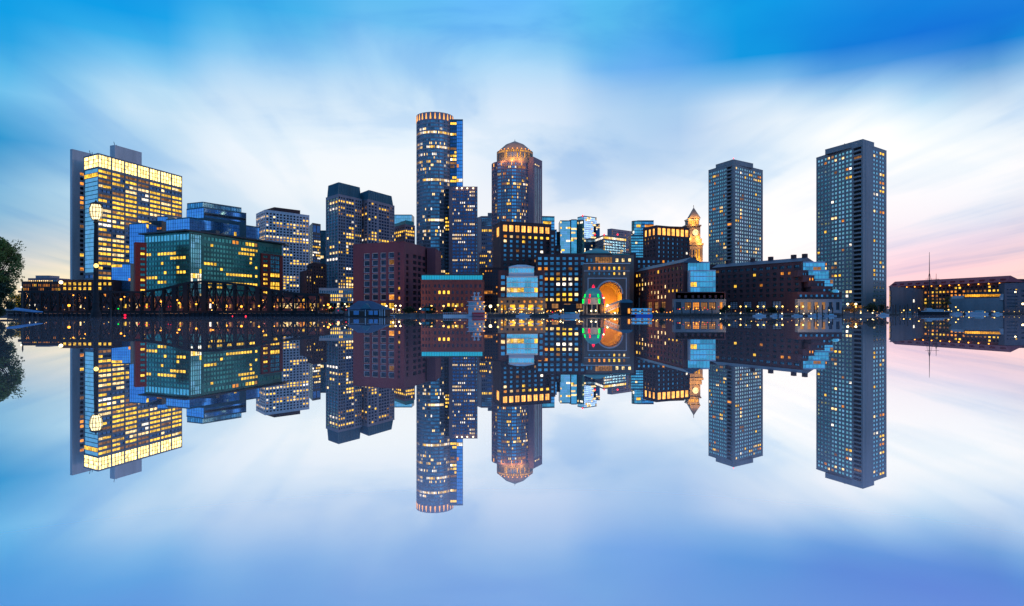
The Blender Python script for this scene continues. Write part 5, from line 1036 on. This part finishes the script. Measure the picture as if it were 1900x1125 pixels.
# ================================================================ domed kiosk with red and green lights
KY = 306
t = thing('domed_kiosk', 'round kiosk with blue green dome, red and green lights and pink lantern before the arch', 'kiosk', (*P(1102, KY), GZ)); kc = P(1101, KY + 4)
rr = 21 / F * KY; zc = H(553, KY)
m = MB(); m.lathe((kc.x, kc.y), [(rr * .98, zc), (rr * 1.0, zc + .25), (rr * .80, zc + .3), (rr * .79, H(549, KY)), (rr * .74, H(544, KY)), (rr * .60, H(539, KY)), (rr * .38, H(535.3, KY)), (rr * .15, H(533.6, KY)), (.1, H(533.2, KY))], 32); m.build('dome', 'copper', t, True)
for k in range(12):
    a = 2 * math.pi * (k + .5) / 12; e = Vector((math.cos(a), math.sin(a))); m = MB(); m.lathe((kc.x + e.x * rr * .9, kc.y + e.y * rr * .9), [(.3, GZ), (.24, GZ + .3), (.2, H(566, KY)), (.32, H(565, KY))], 8); m.build('column', 'concrete_grey', t)
m = MB(); m.lathe((kc.x, kc.y), [(rr, H(565, KY)), (rr, H(563, KY)), (rr * .92, H(562.9, KY)), (rr * .9, H(554, KY)), (rr, H(553.5, KY)), (rr * 1.0, zc)], 24); m.build('frieze', 'concrete_grey', t)
m = MB(); m.lathe((kc.x, kc.y), [(rr * .62, GZ), (rr * .62, H(565, KY))], 16); m.build('inner_room', 'glass_dark', t)
for k, (px, mt) in enumerate(((1080.5, 'lamp_green'), (1091.5, 'lamp_crimson'), (1109.5, 'lamp_green'), (1121, 'lamp_crimson'))):
    dx = (px - 1101) / F * KY / (rr * .93); dx = max(-.97, min(.97, dx)); e = Vector((dx, -math.sqrt(1 - dx * dx)))
    for y0, y1, g in ((555, 563.5, .96), (546, 552, .84)):
        m = MB(); q = kc + e * rr * g; m.bar((q.x, q.y, H(y1, KY)), (q.x - e.x * (.0 if y0 > 550 else .4), q.y - e.y * (.0 if y0 > 550 else .4), H(y0, KY)), .75 if y0 > 550 else .6, .3); m.build('colour_light', mt, t)
m = MB(); m.lathe((kc.x, kc.y), [(.6, H(533.5, KY)), (.65, H(531.2, KY)), (.3, H(529.5, KY)), (.05, H(527.5, KY))], 10); m.build('lantern', 'lamp_crimson', t)

# ================================================================ ferry terminal arm, covered gangway, boats
t = thing('covered_gangway', 'pale sloping covered gangway running down from the black rounded shelter', 'gangway', (*P(1150, 300), 0))
m = MB(); a_, b_ = W3(1124, 579, 299), W3(1156, 566, 303); 
for dy in (0, 2.4): m.bar(a_ + Vector((0, dy, 0)), b_ + Vector((0, dy, 0)), .2, .4); m.bar(a_ + Vector((0, dy, 2.0)), b_ + Vector((0, dy, 2.0)), .15, .25)
for k in range(9):
    q = a_.lerp(b_, k / 8); m.bar(q, q + Vector((0, 0, 2)), .15)
    if k < 8: m.bar(q, a_.lerp(b_, (k + 1) / 8) + Vector((0, 0, 2)), .12)
m.build('truss', 'frame_white', t); m = MB(); m.bar(a_ + Vector((0, 1.2, 2.2)), b_ + Vector((0, 1.2, 2.2)), 2.8, .2); m.build('roof', 'concrete_grey', t)
m = MB(); m.bar(a_ + Vector((0, 1.2, 0)), b_ + Vector((0, 1.2, 0)), 2.2, .15); m.build('walkway', 'timber', t)
t = thing('shelter', 'black barrel roofed ferry shelter on the pier right of the orange arch', 'shelter', (*P(1166, 300), .6))
m = MB(); A, B_ = P(1152, 299), P(1172, 299); m.prism([(A.x, A.y), (B_.x, A.y), (B_.x, A.y + 7), (A.x, A.y + 7)], .6, H(562, 299)); m.build('wall', 'black', t)
m = MB(); cxm = (A.x + B_.x) / 2; hw = (B_.x - A.x) / 2 + .5
prof = [(cxm + hw * math.cos(math.pi * k / 10), H(562, 299) + 1.5 * math.sin(math.pi * k / 10)) for k in range(11)]
m.mesh([(x, A.y - .5, z) for x, z in prof] + [(x, A.y + 7.5, z) for x, z in prof], [(k, k + 1, 12 + k, 11 + k) for k in range(10)] + [tuple(range(11))[::-1], tuple(range(11, 22))]); m.build('barrel_roof', 'metal_teal', t)
m = MB(); q = P(1167, 298.9); m.box((q.x, q.y, H(577, 299)), (.9, .1, 2.2)); m.build('doorway', 'lit_orange', t)
m = MB(); q0, q1 = P(1148, 299), P(1178, 299); m.prism([(q0.x, 297), (q1.x, 297), (q1.x, 308), (q0.x, 308)], -.3, .6); m.build('float', 'black', t)

def hull(L, Wd, h, m, z=0.0, sheer=.35, cx=0.0):
    n = 10; vs = []; 
    for i in range(n + 1):
        t_ = i / n; x = -L / 2 + L * t_; w = Wd / 2 * (min(1, (1 - t_) * 2.6) ** .6 if t_ > .6 else 1) * (.9 if i == 0 else 1); w = max(w, .04); top = h * (1 + sheer * t_ ** 2)
        vs += [(cx + x + (t_ ** 3) * L * .0, -w * .7, z - .25), (cx + x + t_ * .6, -w, z + top), (cx + x + t_ * .6, w, z + top), (cx + x, w * .7, z - .25)]
    fs = [(0, 1, 2, 3)]
    for i in range(n):
        a = i * 4
        for j in range(4): k = (j + 1) % 4; fs.append((a + j, a + 4 + j, a + 4 + k, a + k))
    fs.append((n * 4 + 3, n * 4 + 2, n * 4 + 1, n * 4)); m.mesh(vs, fs)
def motorboat(name='motorboat', L=8, label=''):
    t = thing(name, label, 'boat', (0, 0, 0), 'small white motor boats at the docks')
    m = MB(); hull(L, 2.8, 1.0, m); m.build('hull', 'white_paint', t)
    m = MB(); m.prism([(-L * .28, -1.0), (L * .12, -1.0), (L * .12, 1.0), (-L * .28, 1.0)], 1.0, 2.3); m.prism([(L * .12, -.9), (L * .30, -.5), (L * .30, .5), (L * .12, .9)], 1.05, 1.6); m.build('cabin', 'white_paint', t)
    m = MB(); m.prism([(-L * .2, -1.04), (L * .13, -1.04), (L * .15, -.5), (L * .15, .5), (L * .13, 1.04), (-L * .2, 1.04)], 1.55, 2.05); m.build('windows', 'glass_window', t)
    m = MB(); m.bar((-L * .45, 0, 1.1), (-L * .35, 0, 3.0), .08); m.bar((-L * .3, -1, 2.4), (L * .1, -1, 2.4), .06); m.build('mast', 'metal_dark', t)
    return t
mbt = motorboat(label='small white motor boat at the left end of the long wharf block docks')
p = P(1409, 298); mbt.location = (p.x, p.y, 0); mbt.scale = (.68, .7, .55)
for x, Yd, rz, sc, lab in ((1441, 299, .15, 1.1, 'white motor boat below the sixth arcade lamp'), (1479, 298, -.1, .9, 'white motor boat with blue cover below the eighth arcade lamp'), (1512, 299, 3.0, 1.1, 'white motor boat just left of the sailboats at the stepped end'), (1527, 303, .3, 1.4, 'larger white cruiser at the stepped end of the wharf block'), (1541, 298, 2.7, 1.0, 'white motor boat right of the large cruiser'),
    (1638, 330, .1, 1.2, 'low white boat moored before the right harbour tower'), (1690, 372, .1, 1.6, 'white cruiser among the far pilings'), (1812, 392, 3.0, 2.2, 'long white yacht below the white pavilion'), (1775, 394, .1, 1.4, 'small white boat right of the schooner'), (1850, 394, 0, 1.2, 'small white boat near the right edge'),
    (971, 291, 0, 1.3, 'white launch moored before the bay fronted block'), (1030, 293, 3.1, 1.0, 'small launch left of the black excursion boat'), (722, 289, 0, .9, 'small launch right of the boathouse')):
    r = copy_thing(mbt, (*P(x, Yd), 0), lab, rz); r.scale = (sc * .62, sc * .7, sc * .45)
# schooner
SY = 368
t = thing('schooner', 'dark hulled two masted sailing ship moored left of the white pavilion', 'sailing ship', (*P(1731, SY), 0)); o0 = P(1731, SY)
m = MB(); hull(15.5, 4.2, 1.7, m, cx=0); m.v = [(o0.x - v[0], v[1] + o0.y, v[2]) for v in m.v]; m.f = [f[::-1] for f in m.f]; m.build('hull', 'black', t)
m = MB(); m.box((o0.x + .5, o0.y, 2.4), (9, 2.6, 1.1)); m.box((o0.x - 2.5, o0.y, 3.2), (3, 2, .8)); m.build('deckhouse', 'white_paint', t)
m = MB(); m.bar((o0.x - 7.6, o0.y - 2.15, 1.9), (o0.x + 7.4, o0.y - 2.15, 1.8), .15, .3); m.build('rail', 'white_paint', t)
for x, yt, w in ((1724.5, 468, .32), (1737, 508, .3)):
    m = MB(); q = P(x, SY); m.tube([(q.x, q.y, 1.5), (q.x, q.y, H((yt + 573) / 2, SY)), (q.x, q.y, H(yt, SY))], [w, w * .75, w * .3], 6); m.bar((q.x - 2.2, q.y, H(518, SY)), (q.x + 1.6, q.y, H(518, SY)), .16); m.bar((q.x, q.y, H(566, SY)), (q.x + 3.2, q.y, H(565, SY)), .22); m.build('mast', 'timber', t)
    for dx in (-4.5, -2.5, 2.5, 4.5):
        m = MB(); m.bar((q.x, q.y, H(max(yt + 12, 505), SY)), (q.x + dx, q.y - 1.8 * (1 if dx > 0 else -1), 2), .07); m.build('rigging', 'metal_dark', t)
m = MB(); m.bar((o0.x - 7.4, o0.y, 2.2), (o0.x - 10.5, o0.y, 3.4), .2); m.build('bowsprit', 'timber', t)
# paddle steamer
PY = 287
t = thing('paddle_steamer', 'white three deck paddle steamer with red stern wheel house and twin funnels', 'riverboat', (*P(886, PY), 0))
m = MB(); A, B_ = P(866, PY), P(903, PY); m.prism([(A.x, A.y), (B_.x, A.y), (B_.x, A.y + 6), (A.x, A.y + 6)], -.3, .9); m.build('hull', 'white_paint', t)
for i, (xa, xb, y0, y1) in enumerate(((867, 900, 580, 567.5), (868, 898, 566.5, 560.5), (876, 892, 557.5, 551))):
    m = MB(); a_, b_ = P(xa, PY), P(xb, PY); m.prism([(a_.x + .4, a_.y + .6), (b_.x - .4, a_.y + .6), (b_.x - .4, a_.y + 5), (a_.x + .4, a_.y + 5)], H(y0, PY), H(y1, PY)); m.build('deckhouse', 'white_paint', t)
    m = MB(); m.prism([(a_.x - .3, a_.y - .4), (b_.x + .3, a_.y - .4), (b_.x + .3, a_.y + 5.6), (a_.x - .3, a_.y + 5.6)], H(y1, PY), H(y1, PY) + .22); m.build('deck_roof', 'frame_white', t)
    for k in range(int((xb - xa) / 4)):
        q = P(xa + 2.5 + k * 4, PY + .55); m = MB(); m.box((q.x, q.y, (H(y0, PY) + H(y1, PY)) / 2), (.5, .1, .9)); m.build('window', 'lit_orange' if (k + i) % 2 and xa + k * 4 > 878 else 'glass_window', t)
m = MB(); a_, b_ = P(877, PY - .5), P(898, PY - .5); m.prism([(a_.x, a_.y - 1), (b_.x, a_.y - 1), (b_.x, a_.y + .4), (a_.x, a_.y + .4)], .1, H(580.5, PY)); m.build('wheel_house', 'red_paint', t)
m = MB()
for z in (.35, .9): m.bar((a_.x, a_.y - 1.05, z), (b_.x, a_.y - 1.05, z), .08)
m.build('white_stripe', 'white_paint', t)
m = MB(); q = P(872.5, PY - .5); m.box((q.x, q.y, 1.05), (1.5, .6, 1.9)); m.build('bow_gate', 'white_paint', t)
for x in (880.5, 887.5):
    m = MB(); q = P(x, PY + 3); m.tube([(q.x, q.y, H(557, PY)), (q.x, q.y, H(544, PY))], [.28, .28], 10); m.lathe((q.x, q.y), [(.45, H(545.5, PY)), (.5, H(543, PY)), (.3, H(542.5, PY))], 10); m.build('funnel', 'frame_white', t)
for x, y, mt in ((898, 561, 'lamp_orange'), (891, 569, 'lamp_yellow'), (899, 569, 'lamp_yellow'), (901, 581, 'lamp_orange'), (901, 590 - 3.4, 'lamp_orange')):
    m = MB(); m.ball((*P(x, PY - 1.2), H(y, PY)), .22, n=8, k=5); m.build('deck_lamp', mt, t)
o = light('deck_light', (1.5, -3, 4), 70, (1, .5, .2), .3); o.parent = t
t = thing('barge', 'long low pale floating dock left of the paddle steamer', 'floating dock', (*P(845, 290), 0))
m = MB(); a_, b_ = P(822, 289), P(866, 289); m.prism([(a_.x, a_.y), (b_.x, a_.y), (b_.x, a_.y + 3), (a_.x, a_.y + 3)], -.2, .75); m.build('hull', 'concrete_pale', t)
m = MB()
for k in range(12): q = P(823 + k * 3.8, 289); m.bar((q.x, q.y, .7), (q.x, q.y, 1.7), .08)
m.bar((a_.x, a_.y, 1.7), (b_.x, b_.y, 1.7), .08); m.build('railing', 'frame_white', t)
t = thing('excursion_boat', 'boxy black excursion boat with a blue white hull left of the domed kiosk', 'boat', (*P(1057, 293), 0)); o0 = P(1057, 293)
m = MB(); hull(7.8, 3.2, .9, m); m.v = [(v[0] + o0.x, v[1] + o0.y, v[2]) for v in m.v]; m.build('hull', 'white_paint', t)
m = MB(); a_, b_ = P(1046, 293), P(1068, 293); m.prism([(a_.x, a_.y - 1), (b_.x, a_.y - 1), (b_.x, a_.y + 2), (a_.x, a_.y + 2)], H(579, 293), H(566, 293)); m.build('cabin', 'black', t)
m = MB(); m.prism([(a_.x - .2, a_.y - 1.2), (b_.x + .2, a_.y - 1.2), (b_.x + .2, a_.y + 2.2), (a_.x - .2, a_.y + 2.2)], H(566, 293), H(565.3, 293)); m.build('roof', 'metal_dark', t)
m = MB(); m.box((o0.x, o0.y - 1.2, H(581, 293)), (4.5, .2, .5)); m.build('windows', 'glass_window', t)
t = thing('ferry', 'double deck pale blue ferry moored right of the black barrel roofed shelter', 'ferry', (*P(1190, 297), 0))
m = MB(); a_, b_ = P(1172, 297), P(1211, 297); m.prism([(a_.x, a_.y), (b_.x, a_.y), (b_.x, a_.y + 5), (a_.x, a_.y + 5)], -.3, .9); m.build('hull', 'blue_paint', t)
for y0, y1, xa, xb in ((584, 580, 1173, 1209), (577, 573.5, 1173, 1209)):
    m = MB(); a_, b_ = P(xa, 297), P(xb, 297); m.prism([(a_.x, a_.y + .2), (b_.x, a_.y + .2), (b_.x, a_.y + 4.6), (a_.x, a_.y + 4.6)], H(y0, 297), H(y1, 297)); m.build('deckhouse', 'frame_white', t)
    for k in range(9):
        q = P(xa + 2.5 + k * 4, 297.1); m = MB(); m.box((q.x, q.y, (H(y0, 297) + H(y1, 297)) / 2), (.7, .1, .6)); m.build('window', 'lit_dim' if k % 3 == 1 else 'glass_teal_light', t)
    m = MB(); m.prism([(a_.x - .2, a_.y - .2), (b_.x + .2, a_.y - .2), (b_.x + .2, a_.y + 5), (a_.x - .2, a_.y + 5)], H(y1, 297), H(y1, 297) + .25); m.build('deck_roof', 'glass_blue', t)
# tent boat and awning
t = thing('boat_tent', 'pale blue canvas canopy sloping from the left edge beside the dark bush', 'canopy', (*P(35, 250), 0))
m = MB(); a_, b_ = P(12, 236), P(62, 246); m.mesh([(a_.x, a_.y, H(571, 240)), (b_.x, b_.y, H(578.5, 240)), (b_.x, b_.y + 5, H(578.5, 240)), (a_.x, a_.y + 5, H(571, 240)), (a_.x, a_.y, H(574.5, 240)), (b_.x, b_.y, H(580, 240)), (b_.x, b_.y + 5, H(580, 240)), (a_.x, a_.y + 5, H(574.5, 240))], [(0, 1, 2, 3), (4, 5, 1, 0), (5, 6, 2, 1), (7, 4, 0, 3), (6, 7, 3, 2)]); m.build('canvas', 'canvas_blue', t)
for x in (14, 30, 46, 60): m = MB(); q = P(x, 243); m.bar((q.x, q.y, 0), (q.x, q.y, H(579, 240)), .2); m.build('pole', 'metal_dark', t)
t = thing('awning', 'small green awning on poles before the left side of the turquoise attic building', 'awning', (*P(788, 298), GZ))
m = MB(); a_, b_ = P(781, 297), P(796, 297); m.prism([(a_.x, a_.y), (b_.x, a_.y), (b_.x, a_.y + 2), (a_.x, a_.y + 2)], H(576.5, 297), H(572, 297)); m.build('canvas', 'awning_teal', t)
for x in (782, 789, 795): m = MB(); q = P(x, 297); m.bar((q.x, q.y, GZ), (q.x, q.y, H(576, 297)), .12); m.build('pole', 'metal_dark', t)

def string(x0, x1, y, Yd, n, mats, label, amp=1.5, r=.17, seed=0):
    rg = random.Random(label); p = P((x0 + x1) / 2, Yd); t = thing('light_string', label, 'string lights', (p.x, p.y, GZ), 'strings of small quay lights'); w = MB(); prev = None; m = MB()
    for k in range(n):
        x = x0 + (x1 - x0) * (k + rg.uniform(-.35, .35)) / max(1, n - 1); q = P(x, Yd); z = H(y + rg.uniform(-amp, amp), Yd); m.ball((q.x, q.y, z), r * rg.uniform(.7, 1.5), rg.randrange(len(mats)), 6, 4)
        if prev: w.bar(prev, (q.x, q.y, z), .05)
        prev = (q.x, q.y, z)
    for x in (x0, x1): q = P(x, Yd); w.bar((q.x, q.y, GZ - .6), (q.x, q.y, H(y - amp, Yd)), .1)
    w.build('wire', 'metal_dark', t); o = m.build('bulbs', mats, t); o['kind'] = 'stuff'
for a in ((930, 1012, 580.5, 306, 22, ['lamp_yellow', 'lamp_orange', 'lamp_white'], 'warm string lights under the bay fronted block', 3), (1014, 1046, 578, 304, 9, ['lamp_yellow', 'lamp_orange', 'lamp_crimson'], 'string lights left of the black excursion boat', 3),
    (1068, 1082, 579, 304, 5, ['lamp_yellow', 'lamp_white'], 'string lights between excursion boat and domed kiosk', 3), (1122, 1150, 580, 304, 8, ['lamp_orange', 'lamp_yellow'], 'string lights at the foot of the orange arch', 2.5), (1176, 1250, 579, 306, 14, ['lamp_orange', 'lamp_yellow', 'lamp_dim'], 'string lights behind the pale blue ferry', 2.5),
    (1256, 1344, 573, 306, 16, ['lamp_orange', 'lamp_dim', 'lamp_crimson'], 'string lights along the restaurant terrace windows', 4), (1352, 1520, 577, 310, 18, ['lamp_dim', 'lamp_yellow'], 'string lights low along the arcade of the long wharf block', 2.5), (768, 862, 576, 306, 16, ['lamp_yellow', 'lamp_dim', 'lamp_orange'], 'string lights before the turquoise attic building', 3),
    (600, 646, 574, 314, 9, ['lamp_dim', 'lamp_yellow', 'lamp_crimson'], 'string lights left of the boathouse', 3), (246, 352, 569, 330, 22, ['lamp_crimson', 'lamp_pink'], 'row of small red lights seen through the rising truss', .8), (386, 590, 573, 332, 26, ['lamp_dim', 'lamp_yellow', 'lamp_pink'], 'mixed street lights seen through the falling truss', 3), (60, 240, 571, 340, 20, ['lamp_dim', 'lamp_pink', 'lamp_yellow'], 'street lights seen through the approach span', 4),
    (1660, 1760, 577, 384, 12, ['lamp_dim', 'lamp_yellow'], 'amber lights around the schooner berth', 3), (1768, 1895, 579, 400, 12, ['lamp_dim', 'lamp_yellow'], 'amber lights below the white pavilion', 1.5), (1546, 1640, 578, 345, 10, ['lamp_yellow', 'lamp_dim'], 'lights at the foot of the right harbour tower', 2)):
    string(*a)
# ================================================================ pilings, docks and quay furniture
pm = MB(); pm.lathe((0, 0), [(.26, -1.2), (.24, 3.6), (.28, 3.62), (.06, 3.95)], 9)
pil = pm.build('piling', ['timber']); 
spots = [(1186, 300, 2.1, 'tallest dark mooring post beside the ferry'), (1234, 297, .95, 'mooring post before the first restaurant windows'), (1249, 297, 1.0, 'mooring post capped white before the restaurant'), (1265, 297, .95, 'mooring post at the middle of the restaurant terrace'), (1281, 297, .95, 'mooring post before the big glowing restaurant window'),
 (1321, 297, .95, 'mooring post right of the restaurant'), (1357, 298, .95, 'mooring post at the left arcade'), (1383, 299, 1.1, 'mooring post under the third arcade lamp'), (1444, 298, 1.0, 'mooring post left of the sixth arcade lamp'), (1483, 298, 1.15, 'thick mooring post by the blue covered boat'), (1511, 299, 1.2, 'mooring post left of the cruiser'), (1516, 298, 1.3, 'paired mooring post left of the cruiser'), (1526, 299, 1.3, 'mooring post behind the cruiser'), (1537, 298, 1.1, 'mooring post right of the cruiser'), (1545, 300, 1.0, 'mooring post at the stepped end'), (1563, 302, 1.0, 'mooring post left of the floodlit tree'), (1585, 304, 1.2, 'thick mooring post before the floodlit tree'),
 (1631, 330, 1.2, 'mooring post left before the right harbour tower'), (1642, 332, 1.35, 'mooring post with white cap before the right harbour tower'), (1657, 350, 1.4, 'mooring post left of the grey pavilion'), (1662, 352, 1.4, 'paired mooring post by the grey pavilion'), (1670, 354, 1.3, 'bare mooring post by the grey pavilion'), (1679, 356, 1.3, 'mooring post left of the gangway frame'), (1684, 357, 1.5, 'mooring post at the gangway frame'), (1693, 358, 1.5, 'thick mooring post near the schooner bow'), (1700, 359, 1.4, 'mooring post at the schooner bow'),
 (776, 290, .75, 'white capped post right of the boathouse'), (789, 290, 1.0, 'thin post under the green awning'), (934, 290, 1.3, 'dark post left of the white launch'), (942, 290, 1.0, 'dark post before the dark awning'), (992, 290, 1.1, 'dark post before the second orange shopfront'), (1012, 292, .9, 'dark post left of the small launch'), (1115, 298, 2.0, 'tall dark post right of the domed kiosk'), (1078, 298, .9, 'dark post left of the domed kiosk'), (1086, 298, 1.2, 'dark stump in front of the domed kiosk'),
 (296, 258, .9, 'pale piling left of the pair below the hump start'), (300, 258, .95, 'pale piling right of the pair below the hump start'), (206, 258, .95, 'pale piling beneath the approach span'), (70, 262, 1.3, 'dark piling at the left end of the approach span'), (42, 262, 3.4, 'tall dark piling at the left beside the blue canopy')]
for i, (x, Yd, s, lab) in enumerate(spots):
    o = pil if i == 0 else pil.copy()
    if i: COL.objects.link(o)
    o.location = (*P(x, Yd), 0); o.scale = (1.0 if s < 2 else 1.1, 1, s)
    tag(o, lab, 'piling', 'wooden mooring posts along the waterfront')
for x0_, x1_, Yd, lab in ((1212, 1345, 300, 'dark floating dock along the restaurant terrace'), (1348, 1560, 303, 'long dark floating dock below the arcade with moored boats'), (1600, 1668, 340, 'dark floating dock before the right harbour tower'), (1668, 1762, 374, 'dark floating dock behind the schooner'), (905, 1012, 292.5, 'floating dock before the bay fronted block'), (1000, 1150, 296, 'floating dock around the domed kiosk'), (1765, 1950, 396.5, 'low dark quay edge below the white pavilion')):
    t = thing('floating_dock', lab, 'dock', (*P((x0_ + x1_) / 2, Yd), 0), 'floating docks'); m = MB(); a_, b_ = P(x0_, Yd - 2), P(x1_, Yd - 2)
    m.prism([(a_.x, a_.y), (b_.x, a_.y), (b_.x, a_.y + 2), (a_.x, a_.y + 2)], -.3, .55); m.build('deck', 'timber', t)
    m = MB(); n_ = int((x1_ - x0_) / 5)
    for k in range(n_ + 1): q = a_.lerp(b_, k / n_); m.bar((q.x, q.y + 1.9, .5), (q.x, q.y + 1.9, 1.5), .07)
    m.bar((a_.x, a_.y + 1.9, 1.5), (b_.x, b_.y + 1.9, 1.5), .07); m.build('railing', 'metal_dark', t)
t = thing('dock_gangway', 'grey gangway frame leaning between mooring posts before the restaurant', 'gangway', (*P(1295, 299), .5))
m = MB()
for dy in (0, 1.5): m.bar((P(1290, 299).x, 299 + dy, .8), (P(1300, 299).x, 299 + dy, 3.6), .15); m.bar((P(1290, 299).x, 299 + dy, .7), (P(1290, 299).x, 299 + dy, 4), .18); m.bar((P(1301, 299).x, 299 + dy, .7), (P(1301, 299).x, 299 + dy, 4), .18)
m.bar((P(1289, 299).x, 299, 3.9), (P(1302, 299).x, 299, 3.9), .2); m.build('frame', 'metal_dark', t)
# umbrellas and stalls before the lit ground floor
um = thing('cafe_umbrella', 'pale cafe umbrella before the first orange shopfront', 'umbrella', (*P(965, 309), GZ), 'cafe umbrellas on the quay')
m = MB(); l0 = um.location; m.lathe((l0.x, l0.y), [(1.5, GZ + 2.1), (.1, GZ + 2.9)], 10); m.build('canopy', 'white_paint', um); m = MB(); m.bar((l0.x, l0.y, GZ), (l0.x, l0.y, GZ + 2.9), .08); m.build('pole', 'metal_dark', um)
for x, lab in ((973, 'pale cafe umbrella right beneath the first orange shopfront'), (990, 'pale cafe umbrella under the second orange shopfront'), (998, 'pale cafe umbrella right of the second orange shopfront'), (948, 'pale cafe umbrella left of the orange shopfronts')): copy_thing(um, (*P(x, 308), GZ), lab)
finish_windows()
# small pieces that sit on a part go one level deeper
SUBS = {'chimney': 'slate_roof', 'dormer': 'hipped_roof', 'finial': 'pointed_roof', 'crown_lamp': 'crown_drum', 'clock_hands': 'clock_face', 'diamond_panels': 'wall', 'balcony_slabs': 'wall', 'drum_lamp': 'drum', 'coffer_ribs': 'vault', 'coffer_shade': 'vault', 'crown_fin': 'wall', 'facade_piers': 'glass_block', 'rooftop_plant': 'roof', 'antenna': 'roof', 'parapet': 'wall', 'rigging': 'mast', 'lantern_frame': 'lantern_glass', 'gable': 'hipped_roof', 'eave_lamp': 'hipped_roof', 'lamp_cap': 'lamp_globe', 'door': 'wall', 'doorway': 'wall'}
for o in list(COL.objects):
    st_ = o.name.split('.')[0]
    if o.parent and not o.parent.parent and st_ in SUBS:
        for c in o.parent.children:
            if c.name.split('.')[0] == SUBS[st_] and not c.location.length: o.parent = c; break
